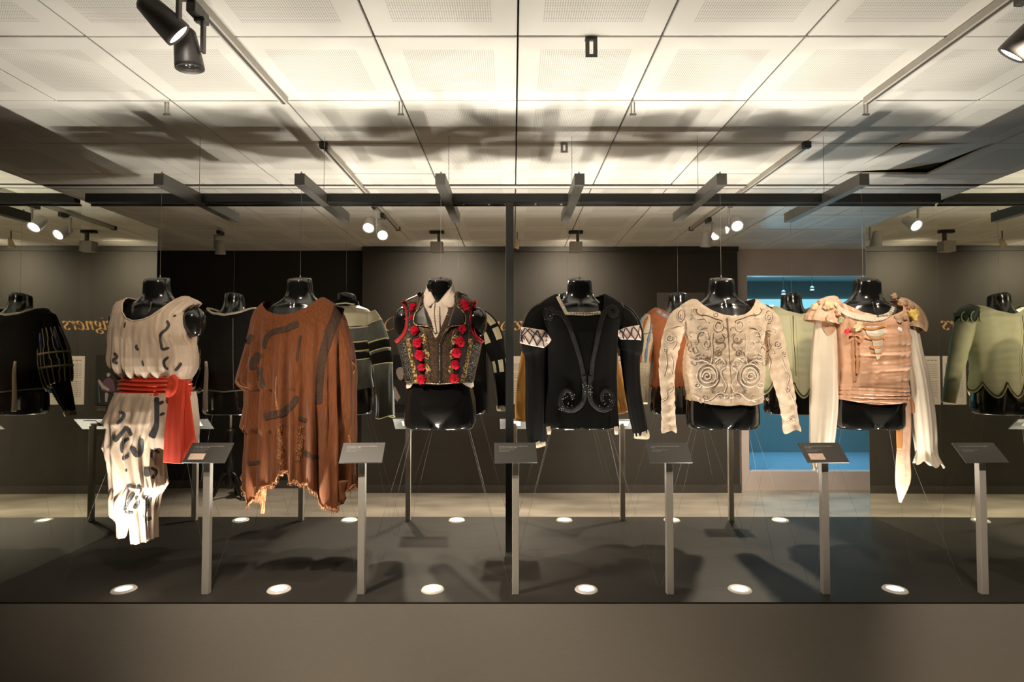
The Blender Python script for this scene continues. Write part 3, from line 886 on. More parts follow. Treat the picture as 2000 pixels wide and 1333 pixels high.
def torso_mesh(stubs=True):
    """one continuous glossy bust: neck stump, shoulders cut at the arms, chest, waist and pelvis; front is -y, z = 0 at the pelvis rim"""
    rows = np.array([  # z, half width, front depth, back depth, exponent
        (0.000, 0.168, 0.092, 0.092, 2.6), (0.006, 0.180, 0.100, 0.100, 2.6), (0.03, 0.188, 0.104, 0.104, 2.5), (0.09, 0.188, 0.104, 0.106, 2.4), (0.15, 0.184, 0.102, 0.104, 2.3),
        (0.21, 0.172, 0.100, 0.102, 2.2), (0.26, 0.163, 0.094, 0.092, 2.2), (0.32, 0.161, 0.096, 0.092, 2.2), (0.40, 0.163, 0.104, 0.102, 2.2),
        (0.47, 0.165, 0.114, 0.112, 2.2), (0.53, 0.168, 0.114, 0.115, 2.2), (0.58, 0.175, 0.102, 0.108, 2.2), (0.615, 0.176, 0.088, 0.098, 2.2),
        (0.645, 0.150, 0.076, 0.088, 2.1), (0.665, 0.112, 0.066, 0.080, 2.1), (0.685, 0.084, 0.060, 0.074, 2.0), (0.705, 0.071, 0.057, 0.069, 2.0),
        (0.735, 0.066, 0.056, 0.066, 2.0), (0.77, 0.064, 0.056, 0.064, 2.1), (0.80, 0.060, 0.056, 0.058, 2.2)])
    nz, nt = 130, 112
    s = np.concatenate([[0], np.cumsum(np.hypot(np.diff(rows[:, 0]), np.diff(rows[:, 1])))])
    ss = np.linspace(0, s[-1], nz)
    R = np.stack([np.interp(ss, s, rows[:, k]) for k in range(5)], 1)
    for _ in range(3):
        Q = R.copy(); Q[1:-1] = (R[:-2] + 2 * R[1:-1] + R[2:]) / 4; Q[:2] = R[:2]; R = Q
    th = np.linspace(0, 2 * math.pi, nt, endpoint=False)
    vs = []
    for z, hw, df, db, e in R:
        c, s_ = np.cos(th), np.sin(th)
        x = hw * np.sign(c) * np.abs(c) ** (2 / e)
        y = np.where(s_ < 0, df, db) * np.sign(s_) * np.abs(s_) ** (2 / e)
        front = np.clip(-s_, 0, 1)
        # pelvis: a raised wedge running from the hips down to the crotch, thighs cut away at either side
        if z < 0.19:
            half = 0.020 + 0.62 * z
            wedge = smooth01((half - np.abs(x)) / 0.016 + 0.3)
            y = y + front * (0.055 * max(0.0, 1 - z / 0.13) ** 2 - 0.012 * smooth01((0.19 - z) / 0.10)) * wedge
            y = y - front * 0.010 * np.exp(-((np.abs(x) - 0.10) / 0.035) ** 2) * smooth01((0.16 - z) / 0.1)
            back = np.clip(s_, 0, 1)
            y = y + back * 0.014 * np.exp(-((np.abs(x) - 0.085) / 0.05) ** 2)
        # belly hollow and navel line, pectorals, collar bones
        y = y + front * 0.008 * np.exp(-(x / 0.012) ** 2) * np.exp(-((z - 0.36) / 0.12) ** 2)
        y = y - front * 0.014 * np.exp(-((np.abs(x) - 0.085) / 0.055) ** 2) * np.exp(-((z - 0.50) / 0.055) ** 2)
        y = y - front * 0.006 * np.exp(-((z - (0.655 - 0.12 * np.abs(x))) / 0.012) ** 2) * (np.abs(x) > 0.015)
        y = y + front * 0.008 * np.exp(-(x / 0.014) ** 2) * np.exp(-((z - 0.625) / 0.03) ** 2)
        # neck stump cut obliquely: the front edge lies lower
        zz = np.full(nt, z)
        if z > 0.74:
            zz = z + (z - 0.74) / 0.06 * (y * 0.25 - 0.012)
        if z > 0.66:
            y = y - 0.010 * smooth01((z - 0.66) / 0.1)
        vs += list(zip(x, y, zz))
    fs = []
    for k in range(nz - 1):
        for i in range(nt):
            j = (i + 1) % nt
            fs.append((k * nt + i, k * nt + j, (k + 1) * nt + j, (k + 1) * nt + i))
    fs.append(tuple(range(nt))[::-1])
    fs.append(tuple((nz - 1) * nt + i for i in range(nt)))
    mb = MB().add(vs, fs)
    global BUST
    BUST = (list(vs), list(fs))
    for sgn in ((-1, 1) if stubs else ()):
        bm = bmesh.new()
        bmesh.ops.create_uvsphere(bm, u_segments=28, v_segments=18, radius=1)
        bm.verts.index_update()
        v2 = []
        for v in bm.verts:
            x, y, z = v.co
            v2.append((sgn * 0.190 + x * 0.057 + sgn * (0.008 if z < 0 else 0) * abs(z), y * 0.066 + 0.006, 0.575 + z * (0.066 if z > 0 else 0.098)))
        mb.add(v2, [tuple(v.index for v in f.verts) for f in bm.faces])
        bm.free()
    o = mb.build('tmp_torso', M['lacquer'])
    for i, v in enumerate(o.data.vertices): v.co = v.co * 1.013
    BUST = ([tuple(1.013 * c for c in v) for v in BUST[0]], BUST[1])
    md = o.modifiers.new('r', 'REMESH')
    md.mode = 'VOXEL'; md.voxel_size = 0.0058; md.use_smooth_shade = True
    sm = o.modifiers.new('s', 'SMOOTH')
    sm.factor = 0.5; sm.iterations = 7
    dg = bpy.context.evaluated_depsgraph_get()
    me = bpy.data.meshes.new_from_object(o.evaluated_get(dg))
    me.name = 'torso'
    bpy.data.objects.remove(o)
    me.polygons.foreach_set('use_smooth', [True] * len(me.polygons))
    return me


TORSO = torso_mesh()
TORSO_PLAIN = torso_mesh(False)      # the arms end inside the sleeves
YF, YBK = 3.09, 3.89
TZ = P(860, 837, YF).z


BUSTS = []


def clear_bust(V, Y, gap=0.008):
    """push cloth points that dip into the bust back out of it"""
    cx = V[:, 0].mean()
    b = min(BUSTS, key=lambda q: abs(q[0] - cx) + 3 * abs(q[1] - Y))[2]
    for i in range(len(V)):
        v = Vector(V[i])
        loc, n, idx, dist = b.find_nearest(v)
        if loc is None or v.z < TZ - 0.01: continue
        sd = (v - loc).dot(n)
        if sd < gap and (sd > 0 or dist < 0.12):
            w = loc + n * gap
            V[i] = (w.x, w.y, v.z)
    return V


def mannequin(x, Y, back, lab, dx=0.0, bare=False):
    t = thing('hanging_mannequin', (x, Y, TZ), lab, 'mannequin', 'headless black mannequins hung in two rows')
    tm_ = TORSO if bare else TORSO_PLAIN
    if not tm_.materials: tm_.materials.append(M['lacquer'])
    o = bpy.data.objects.new('torso', tm_)
    COL.objects.link(o)
    o.parent = t
    o.location = (dx, 0, 0)
    if back: o.rotation_euler = (0, 0, math.pi)
    bv = [Vector((x + dx + v[0] * (-1 if back else 1), Y + v[1] * (-1 if back else 1), TZ + v[2])) for v in BUST[0]]
    BUSTS.append((x + dx, Y, BVHTree.FromPolygons(bv, BUST[1])))
    MB().tube([(x, Y, TZ + 0.795), (x, Y, BZ + 0.034)], 0.0007, 6).build('suspension_cable', M['wire'], t)
    MB().lathe([(0.004, 0), (0.004, 0.012), (0.001, 0.018)], (x, Y, TZ + 0.80), n=10).build('eye_bolt', M['wire'], t, True)
    sg = 1 if back else -1
    for sx_ in (-1, 1):
        for k, (oy, ax) in enumerate(((-0.16, 0.37), (0.17, 0.34))):
            p0 = Vector((x + sx_ * 0.15, Y + 0.04 * (-1 if oy < 0 else 1), TZ + 0.004))
            p1 = Vector((x + sx_ * ax, Y + oy, DECK))
            MB().tube([p0, p1], 0.0005, 6).build('guy_wire', M['wire'], t)
    return t


for i, x in enumerate(MXS):
    w = ['ivory dress', 'rust brown poncho', 'brocade vest', 'black velvet doublet', 'ivory embroidered jacket', 'peach satin bodice'][i]
    mannequin(x, YF, False, 'headless glossy black mannequin hanging inside the %s' % w, [-0.012, 0, 0, 0, 0, 0.018][i], i in (0, 2))
for i, x in enumerate([P(a, 700, YBK).x for a in (455, 675, 895, 1108, 1325, 1548)]):
    w = ['black velvet jacket', 'grey green velvet jacket', 'dark coat with striped puff sleeves', 'ochre satin coat', 'rust tunic with the blue neckband', 'pale green scalloped jacket'][i]
    mannequin(x, YBK, True, 'headless black mannequin of the rear row, inside the %s' % w)


# ------------------------------------------------------------------ garment builders
def fold_fn(seed, ks, amp, y0=0, y1=1, lo=1.0, warp=0.004, sharp=0.0):
    r = np.random.RandomState(seed)
    ph = r.uniform(0, 6.28, len(ks)); wp = r.uniform(-1, 1, len(ks)) * warp; am = r.uniform(0.6, 1.1, len(ks))

    def f(th, py, px):
        d = 0
        for k, p, w, a in zip(ks, ph, wp, am):
            s = np.sin(k * th + p + w * (py - y0))
            if sharp > 0:
                s = (1 - sharp) * s + sharp * (1 - 2 * np.abs(np.sin(0.5 * (k * th + p + w * (py - y0)))))
            d = d + a * s
        ramp = lo + (1 - lo) * np.clip((py - y0) / (y1 - y0), 0, 1)
        return amp * d / max(1, len(ks)) ** 0.5 * ramp
    return f


def valley_fn(lines, y0, y1):
    """hanging folds: grooves along x = c + slope * (y - y0), deeper further down"""
    def f(th, py, px):
        r = np.clip((py - y0) / (y1 - y0), 0, 1) ** 0.8
        d = 0
        for c, a, w, sl in lines:
            q = (px - c - sl * (py - y0)) / w
            d = d - a * np.exp(-q * q) + 0.45 * a * np.exp(-((q - 2.1) / 1.3) ** 2) + 0.45 * a * np.exp(-((q + 2.1) / 1.3) ** 2)
        return d * r * (np.sin(th) < 0.15)
    return f


def wrinkle_fn(seed, amp, scale):
    """horizontal crumple folds"""
    r = np.random.RandomState(seed)
    prm = [(r.uniform(0.5, 1.6) * scale, r.uniform(-3, 3), r.uniform(0, 6.28), r.uniform(0.5, 1)) for _ in range(6)]

    def f(th, py, px):
        d = 0
        for k, w, p, a in prm:
            d = d + a * np.sin(k * py + w * th + p + 0.8 * np.sin(2 * th + p))
        return amp * d / 2.4
    return f


def interp_poly(poly, x):
    p = np.array(poly, float)
    return np.interp(x, p[:, 0], p[:, 1])


class Garment:
    def __init__(s, rows, Y, neck_f=None, neck_b=None, hem_f=None, hem_b=None, folds=(), nth=176, nu=110, e=2.3, smooth=2, gap=0.008):
        rows = np.array(rows, float)
        # finely sampled profile
        seg = np.concatenate([[0], np.cumsum(np.hypot(np.diff(rows[:, 0]), 0.5 * (np.abs(np.diff(rows[:, 1])) + np.abs(np.diff(rows[:, 2]))) + 1e-6))])
        D = 420
        ss = np.linspace(0, seg[-1], D)
        R = np.stack([np.interp(ss, seg, rows[:, k]) for k in range(5)], 1)
        for _ in range(smooth * 6):
            Q = R.copy(); Q[1:-1] = (R[:-2] + 2 * R[1:-1] + R[2:]) / 4; R = Q
        th = np.linspace(0, 2 * math.pi, nth, endpoint=False)
        c, sn = np.cos(th), np.sin(th)
        pc = np.sign(c) * np.abs(c) ** (2 / e)
        ps = np.sign(sn) * np.abs(sn) ** (2 / e)
        PXs = (R[:, 1] + R[:, 2])[:, None] / 2 + (R[:, 2] - R[:, 1])[:, None] / 2 * pc[None, :]
        PYs = np.repeat(R[:, 0][:, None], nth, 1)
        s0 = np.zeros(nth); s1 = np.full(nth, D - 1.0)
        for j in range(nth):
            nf = neck_f if sn[j] < 0 else (neck_b or neck_f)
            hf = hem_f if sn[j] < 0 else (hem_b or hem_f)
            if nf is not None:
                ok = np.where(PYs[:, j] >= interp_poly(nf, PXs[:, j]))[0]
                s0[j] = ok[0] if len(ok) else D - 2
            if hf is not None:
                ok = np.where(PYs[:, j] <= interp_poly(hf, PXs[:, j]))[0]
                s1[j] = ok[-1] if len(ok) else D - 1
        for arr in (s0,):
            arr[:] = (np.roll(arr, 1) + 2 * arr + np.roll(arr, -1)) / 4
        u = np.linspace(0, 1, nu)[:, None]
        S = s0[None, :] * (1 - u) + s1[None, :] * u
        g = lambda k: np.interp(S, np.arange(D), R[:, k])
        py, xl, xr, df, db = (g(k) for k in range(5))
        px = (xl + xr) / 2 + (xr - xl) / 2 * pc[None, :]
        TH = np.repeat(th[None, :], nu, 0)
        X, Z = Pn(px, py, Y)
        Yv = Y + np.where(sn < 0, df, db) * ps[None, :]
        d = np.zeros_like(X)
        for f in folds:
            d = d + f(TH, py, px)
        nx = c[None, :] * np.ones_like(X); ny = sn[None, :] * np.ones_like(X)
        X = X + d * nx
        Yv = Yv + d * ny
        s.nth, s.nu = nth, nu
        s.V = clear_bust(np.stack([X, Yv, Z], 2).reshape(-1, 3), Y, gap)
        s.PY, s.PX, s.TH = py, px, TH
        s.F = [(k * nth + i, k * nth + (i + 1) % nth, (k + 1) * nth + (i + 1) % nth, (k + 1) * nth + i) for k in range(nu - 1) for i in range(nth)]

    def edge(s, which, step=1):
        k = 0 if which == 'top' else s.nu - 1
        return [Vector(s.V[k * s.nth + i]) for i in range(0, s.nth, step)]

    def row(s, k, step=1):
        return [Vector(s.V[k * s.nth + i]) for i in range(0, s.nth, step)]

    def build(s, name, m, parent, split=None):
        """split: function(px, py, th) -> part number; parts get their own objects: list of (name, material)"""
        if split is None:
            return obj(name, s.V, s.F, m, parent)
        out = []
        fc = [(k, i) for k in range(s.nu - 1) for i in range(s.nth)]
        idx = [split(s.PX[k, i], s.PY[k, i], s.TH[k, i]) for k, i in fc]
        for n, (nm, mm) in enumerate(m):
            fs = [f for f, q in zip(s.F, idx) if q == n]
            if not fs: continue
            used = sorted({i for f in fs for i in f})
            mp = {a: b for b, a in enumerate(used)}
            out.append(obj(nm, [s.V[a] for a in used], [tuple(mp[a] for a in f) for f in fs], mm, parent))
        return out


class Tube:
    """sleeve like tube along pixel waypoints (px, py, radius px, depth offset m)"""
    def __init__(s, way, Y, squash=0.85, folds=(), nth=72, nu=80, hem=None, cap=False, round_top=False):
        if round_top:
            a, b = way[0], way[1]
            L = math.hypot(b[0] - a[0], b[1] - a[1]) + 1e-6
            ux, uy = (a[0] - b[0]) / L, (a[1] - b[1]) / L
            r0 = a[2]
            way = [(a[0] + ux * r0 * k, a[1] + uy * r0 * k, r0 * m_, a[3]) for k, m_ in ((0.62, 0.12), (0.55, 0.45), (0.36, 0.78))] + list(way)
        q = spline(way, nu)
        q[:, 2] = np.maximum(q[:, 2], 0.3)
        X, Z = Pn(q[:, 0], q[:, 1], Y + q[:, 3])
        C = np.stack([X, Y + q[:, 3], Z], 1)
        T = np.gradient(C, axis=0)
        T /= np.linalg.norm(T, axis=1)[:, None]
        A = np.stack([-T[:, 2], np.zeros(nu), T[:, 0]], 1)   # lateral axis, in the x z plane
        A /= np.linalg.norm(A, axis=1)[:, None]
        A = -A
        B = np.cross(A, T)
        B = np.where((B[:, 1] < 0)[:, None], -B, B)
        r = q[:, 2] * (Y + q[:, 3]) / F
        th = np.linspace(0, 2 * math.pi, nth, endpoint=False)
        s.nth, s.nu = nth, nu
        TH = np.repeat(th[None, :], nu, 0)
        PY = np.repeat(q[:, 1][:, None], nth, 1)
        PX = np.repeat(q[:, 0][:, None], nth, 1)
        d = np.zeros((nu, nth))
        for f in folds: d = d + f(TH, PY, PX)
        rr = r[:, None] + d
        V = C[:, None, :] + A[:, None, :] * (rr * np.cos(TH))[:, :, None] + B[:, None, :] * (rr * np.sin(TH) * squash)[:, :, None]
        if hem is not None:
            k = np.linspace(0, 1, nu)[:, None] ** 3
            V[:, :, 2] += k * hem(th)[None, :]
        s.V = V.reshape(-1, 3)
        s.G = V
        s.PY, s.PX, s.TH = PY, PX, TH
        s.F = [(a * nth + i, a * nth + (i + 1) % nth, (a + 1) * nth + (i + 1) % nth, (a + 1) * nth + i) for a in range(nu - 1) for i in range(nth)]
        if cap:
            n = len(s.V)
            s.V = np.vstack([s.V, C[-1:], C[:1]])
            for i in range(nth):
                s.F.append(((nu - 1) * nth + i, (nu - 1) * nth + (i + 1) % nth, n))
                s.F.append(((i + 1) % nth, i, n + 1))
    build = Garment.build
    edge = Garment.edge
    row = Garment.row

    def line(s, th, u0, u1, n, lift=0.002):
        """points along the tube at angle th between fractions u0 and u1"""
        out = []
        for t in np.linspace(0, 1, n):
            k = (u0 + (u1 - u0) * t) * (s.nu - 1)
            a = (th if not callable(th) else th(t)) / (2 * math.pi) * s.nth
            k0 = int(min(k, s.nu - 1)); i0 = int(a) % s.nth
            c = s.G[k0].mean(axis=0)
            p = s.G[k0, i0]
            d = p - c
            out.append(Vector(p + d / (np.linalg.norm(d) + 1e-9) * lift))
        return out


def bvh_of(*gs):
    vs, fs = [], []
    for g in gs:
        n = len(vs)
        vs += [Vector(v) for v in g.V]
        fs += [tuple(i + n for i in f) for f in g.F]
    return BVHTree.FromPolygons(vs, fs)


EYEV = Vector((0, 0, EYE))


def cast(bvh, px, py, Yd):
    p = P(px, py, 1.0)
    d = (p - EYEV).normalized()
    h = bvh.ray_cast(EYEV + d * 1.5, d, 4.0)
    if h[0] is None:
        return None
    return h[0], d


def ribbon(bvh, pts, w, m, parent, name='trim', lift=0.0015, thick=0.002, n=None, Y=3.09, ruffle=0.0, label=None, tapered=False, limit=0.12):
    """band of cloth following the garment surface along a pixel polyline of width w (px)"""
    L = sum(math.hypot(pts[i + 1][0] - pts[i][0], pts[i + 1][1] - pts[i][1]) for i in range(len(pts) - 1))
    n = n or max(6, int(L / 1.5))
    q = spline(pts, n)
    t = np.gradient(q, axis=0)
    t /= (np.linalg.norm(t, axis=1)[:, None] + 1e-9)
    nr = np.stack([-t[:, 1], t[:, 0]], 1)
    ws = np.full(n, float(w)) if not hasattr(w, '__len__') else np.interp(np.linspace(0, 1, n), np.linspace(0, 1, len(w)), w)
    if tapered:
        ws = ws * np.clip(np.minimum(np.arange(n) + 1.2, n - np.arange(n) + 0.2) / 2.5, 0.25, 1)
    nc_ = int(min(14, max(6, ws.max() / 1.6)))
    off = [-0.5] + list(np.linspace(-0.44, 0.44, nc_ - 2)) + [0.5]
    lf = [0] + [thick] * (nc_ - 2) + [0]
    vs, fs = [], []
    last = None
    c = cast(bvh, *q[n // 2], Y)
    ref = (c[0] - EYEV).length if c else Y
    for i in range(n):
        for a, h in zip(off, lf):
            px, py = q[i] + nr[i] * ws[i] * a
            c = cast(bvh, px, py, Y)
            p = P(px, py, 1.0); d = (p - EYEV).normalized()
            dist = None
            if c is not None:
                dist = (c[0] - EYEV).length
                if last is not None and abs(dist - last) > limit: dist = None
            if dist is None:
                dist = last if last is not None else ref
            last = dist
            rf = ruffle * (0.5 + 0.5 * math.sin(i * 1.9)) if ruffle else 0
            vs.append(EYEV + d * (dist - lift - h - rf))
    for i in range(n - 1):
        for k in range(nc_ - 1):
            fs.append((i * nc_ + k, i * nc_ + k + 1, (i + 1) * nc_ + k + 1, (i + 1) * nc_ + k))
    o = obj(name, vs, fs, m, parent)
    if label: o['label'] = label
    return o


def patch(bvh, poly, m, parent, name='panel', lift=0.003, step=2.0, nc=10, Y=3.09, edge=0.0015, limit=0.10, label=None):
    """piece of cloth with the given pixel outline (monotone in y) lying on the garment"""
    pl_ = np.array(poly, float)
    y0, y1 = pl_[:, 1].min(), pl_[:, 1].max()
    ny = max(3, int((y1 - y0) / step))
    vs, fs = [], []
    last = None
    for k in range(ny):
        y = y0 + 0.02 + (y1 - y0 - 0.04) * k / (ny - 1)
        xs = []
        for i in range(len(pl_)):
            a, b = pl_[i], pl_[(i + 1) % len(pl_)]
            if (a[1] - y) * (b[1] - y) < 0:
                xs.append(a[0] + (b[0] - a[0]) * (y - a[1]) / (b[1] - a[1]))
        if len(xs) < 2: xs = [pl_[:, 0].mean()] * 2
        xa, xb = min(xs), max(xs)
        for i in range(nc):
            f = i / (nc - 1)
            px = xa + (xb - xa) * f
            c = cast(bvh, px, y, Y)
            d = (P(px, y, 1.0) - EYEV).normalized()
            dist = (c[0] - EYEV).length if c else None
            if dist is not None and last is not None and abs(dist - last) > limit: dist = None
            if dist is None: dist = last if last else Y
            last = dist
            e_ = 0 if (i in (0, nc - 1) or k in (0, ny - 1)) else edge
            vs.append(EYEV + d * (dist - lift - e_))
    for k in range(ny - 1):
        for i in range(nc - 1):
            fs.append((k * nc + i, k * nc + i + 1, (k + 1) * nc + i + 1, (k + 1) * nc + i))
    o = obj(name, vs, fs, m, parent)
    if label: o['label'] = label
    return o


def cord(bvh, pts, r, m, parent, name='scroll_cord', Y=3.09, n=None, lift=0.0, taper=False):
    L = sum(math.hypot(pts[i + 1][0] - pts[i][0], pts[i + 1][1] - pts[i][1]) for i in range(len(pts) - 1))
    n = n or max(6, int(L / 1.8))
    q = spline(pts, n)
    out, last = [], None
    for px, py in q:
        c = cast(bvh, px, py, Y)
        d = (P(px, py, 1.0) - EYEV).normalized()
        dist = (c[0] - EYEV).length if c else None
        if dist is not None and last is not None and abs(dist - last) > 0.06: dist = None
        if dist is None: dist = last if last else Y
        last = dist
        out.append(EYEV + d * (dist - lift))
    rs = [r * (min(1, 0.35 + min(i, len(out) - 1 - i) * 0.25) if taper else 1) for i in range(len(out))]
    return MB().tube(out, rs, 6).build(name, m, parent, True)


def spiral(cx, cy, r, turns=1.6, a0=0.0, dr=1, sqx=1.0, r1=0.15):
    n = int(14 * turns)
    return [(cx + sqx * (r + (r * r1 - r) * i / n) * math.cos(a0 + dr * 2 * math.pi * turns * i / n),
             cy + (r + (r * r1 - r) * i / n) * math.sin(a0 + dr * 2 * math.pi * turns * i / n)) for i in range(n + 1)]


def pompom(bvh, px, py, rpx, m, parent, name='pompom', Y=3.09, seed=0, flat=0.55, lumpy=0.5, sub=3):
    c = cast(bvh, px, py, Y)
    p = c[0] if c else P(px, py, Y)
    r = rpx * Y / F
    bm = bmesh.new()
    bmesh.ops.create_icosphere(bm, subdivisions=sub, radius=1)
    bm.verts.index_update()
    vs = []
    for v in bm.verts:
        n = v.co.copy()
        k = 1 + lumpy * noise.noise(n * 2.6 + Vector((seed * 7.1, 3.3, 0))) + lumpy * 0.5 * noise.noise(n * 6 + Vector((seed, 1, 9)))
        vs.append(p + Vector((n.x * r * k, n.y * r * k * flat - r * 0.3, n.z * r * k)))
    o = obj(name, vs, [tuple(v.index for v in f.verts) for f in bm.faces], m, parent)
    bm.free()
    return o


def loop_trim(pts, r, m, parent, name, n=8):
    pts = list(pts) + [pts[0], pts[1]]
    return MB().tube(pts, r, n, caps=False).build(name, m, parent, True)


def tassels(pts, lens, m, parent, name='loose_threads', seed=0):
    """hanging threads from given points; too fine to count"""
    r = random.Random(seed)
    mb = MB()
    for p, L in zip(pts, lens):
        a = [Vector(p)]
        for k in range(4):
            a.append(a[-1] + Vector((r.uniform(-.004, .004), r.uniform(-.004, .004), -L / 4)))
        mb.tube(a, [0.0011, 0.001, 0.0009, 0.0007, 0.0004], 4, False)
    return tag(mb.build(name, m, parent, True), kind='stuff')


def costume(name, px, py, Y, label, cat, group=None):
    p = P(px, py, Y)
    return thing(name, p, label, cat, group)


CG = 'stage costumes on the hanging mannequins'

# ================================================================== FRONT ROW
# ---- 1: ivory dress with painted strokes and red sash
t = costume('painted_dress', 308, 900, YF, 'ivory dress with black painted strokes and a red sash, leftmost of the front row', 'dress', CG)
gath0 = fold_fn(3, [19, 27, 35, 43], 0.0100, 600, 720, 0.45, 0.010, 0.5)
gathv = valley_fn([(262, .014, 4, .05), (276, .014, 3.5, 0), (289, .016, 3.5, .01), (303, .012, 3.5, -.02), (318, .014, 4, .02), (336, .012, 4, .05), (248, .012, 4, -.08), (350, .012, 4, .08)], 628, 725)
gath = lambda th, py, px: gath0(th, py, px) + gathv(th, py, px)
bod = Garment([(578, 268, 360, .06, .07), (583, 254, 376, .07, .08), (587, 243, 385, .08, .09), (592, 232, 392, .095, .10), (601, 228, 382, .11, .11), (614, 228, 369, .128, .12), (640, 223, 368, .142, .125), (660, 221, 371, .145, .125),
               (675, 222, 381, .145, .12), (700, 220, 384, .145, .12), (716, 222, 383, .14, .12), (727, 227, 379, .13, .115), (735, 234, 374, .115, .105), (741, 240, 370, .10, .10)], YF,
              neck_f=[(200, 560), (256, 584), (260, 597), (266, 612), (276, 624), (290, 630), (306, 629), (322, 622), (340, 607), (354, 592), (366, 580), (400, 560)], neck_b=[(200, 560), (256, 584), (300, 600), (366, 580), (400, 560)], folds=[gath])
o_bod = bod.build('bodice', M['ivory_cotton'], t)
BB = bvh_of(bod)
loop_trim(bod.edge('top', 2), 0.004, M['ivory_cotton'], o_bod, 'neck_binding')
# shoulder strap ends and the torn flap at the left side
Tube([(232, 640, 10, -.03), (224, 664, 8, -.02), (213, 674, 4, -.01), (211, 672, 1, -.01)], YF, 0.3, nu=20, nth=24, cap=True).build('torn_flap', M['ivory_cotton'], t)
Tube([(385, 636, 1, .0), (382, 655, 3.5, .0), (377, 675, 7, -.01), (374, 705, 9, -.01), (372, 722, 5, -.01)], YF, 0.8, nu=20, nth=24, cap=True).build('armhole_fold', M['ivory_cotton'], t)
skf = lambda th, py, px: fold_fn(5, [11, 17, 23, 29], 0.013, 772, 950, 0.45, 0.005, 0.5)(th, py, px) + valley_fn([(265, .030, 5, 0), (285, .016, 4, .02), (248, .016, 4, -.02), (303, .014, 4, -.01), (232, .012, 4, -.02)], 770, 900)(th, py, px)
sk = Garment([(766, 240, 345, .12, .11), (772, 236, 346, .128, .115), (800, 226, 342, .140, .12), (824, 214, 338, .142, .12), (832, 222, 332, .138, .12), (850, 220, 326, .134, .11), (870, 216, 318, .130, .11), (905, 227, 313, .118, .10), (930, 230, 315, .11, .10),
              (948, 231, 318, .105, .10), (970, 227, 304, .10, .095), (998, 226, 299, .09, .09), (1008, 234, 298, .085, .085), (1020, 238, 298, .08, .08), (1040, 238, 299, .075, .075), (1058, 238, 300, .07, .07)], YF,
             hem_f=[(200, 1041), (262, 1044), (263.5, 1025), (269, 1024), (270.5, 1052), (284, 1056), (310, 1053)], folds=[skf], nu=150, smooth=1, e=2.8)
o_sk = sk.build('skirt_panel', M['ivory_cotton'], t)
sp = Garment([(766, 318, 372, .11, .10), (780, 310, 374, .125, .11), (820, 306, 377, .13, .12), (850, 308, 377, .13, .12), (874, 312, 375, .12, .11)], YF,
             hem_f=[(300, 870), (322, 872), (340, 868), (352, 874), (380, 868)], folds=[fold_fn(8, [7, 11, 15], 0.008, 772, 860, 0.5, 0.01, 0.3)], nth=100, nu=50, e=3.2)
sp.build('skirt_panel', M['ivory_cotton'], t)
BS = bvh_of(sk, sp)
z2 = lambda l: [(200 + a * .255, 730 + b * .255) for a, b in l]
z1 = lambda l: [(200 + a * .1876, 530 + b * .1876) for a, b in l]
for l, w in (([(670, 515), (690, 560), (665, 605), (612, 650), (600, 700), (612, 760), (620, 820)], 4.5), ([(620, 822), (660, 806), (698, 800)], 4), ([(690, 893), (645, 930), (640, 965), (655, 1005), (685, 1022)], 4.5),
             ([(250, 462), (240, 490), (255, 505)], 5), ([(238, 530), (226, 590)], 3), ([(358, 765), (352, 795), (375, 825)], 4.5), ([(735, 475), (768, 458)], 3),
             ([(118, 850), (150, 895), (112, 935), (160, 965)], 5), ([(822, 955), (800, 990), (755, 1040)], 5), ([(412, 930), (428, 990)], 3)):
    ribbon(BB, z1(l), w * 1.25, M['ink'], o_bod, 'brush_stroke', 0.0014, 0.0003, tapered=True)
for l, w in (([(128, 290), (165, 315), (150, 350), (110, 388)], 5), ([(85, 465), (100, 512), (140, 470), (180, 425), (205, 445), (222, 478)], 5.5), ([(205, 495), (165, 522), (146, 560), (155, 610)], 5), ([(152, 660), (205, 628)], 5),
             ([(222, 560), (258, 620), (292, 600), (296, 500)], 8), ([(416, 180), (416, 320), (410, 410), (375, 492)], [8, 7, 12]), ([(430, 235), (470, 214)], 5), ([(438, 320), (478, 303)], 4),
             ([(372, 645), (385, 600), (405, 588), (438, 608)], 4.5), ([(316, 755), (368, 755)], 14), ([(372, 720), (415, 752), (380, 806)], 5), ([(182, 858), (250, 870), (302, 874)], 5),
             ([(242, 912), (195, 985), (172, 1055)], 6), ([(172, 1062), (238, 1070)], 4), ([(262, 940), (272, 995), (240, 1035)], 6), ([(306, 945), (366, 955), (345, 1010), (322, 1085), (345, 1118), (376, 1104)], 5), ([(648, 298), (682, 290)], 4), ([(172, 748), (190, 742)], 4)):
    ribbon(BS, z2(l), np.array(w) * 1.3 if hasattr(w, '__len__') else w * 1.35, M['ink'], o_sk, 'brush_stroke', 0.0016, 0.0003, tapered=True)
pleat = lambda th, py, px: 0.0038 * (1 - 2 * np.abs(np.sin(py * 0.38 + 0.5 * np.sin(2 * th) + 0.15 * np.sin(5 * th))))
sash = Garment([(734, 240, 369, .105, .105), (738, 239, 370, .115, .11), (755, 237, 371, .118, .11), (770, 236, 371, .115, .11), (774, 238, 370, .105, .10)], YF, folds=[pleat], nu=60)
o_sash = sash.build('sash', M['red_satin'], t)
Tube([(334, 738, 9, -.135), (340, 748, 11, -.145), (336, 764, 12, -.148), (330, 776, 7, -.145)], YF, 0.6, nu=30, nth=30, cap=True, folds=[fold_fn(2, [3, 5], .004)]).build('sash_knot', M['red_crepe'], o_sash)
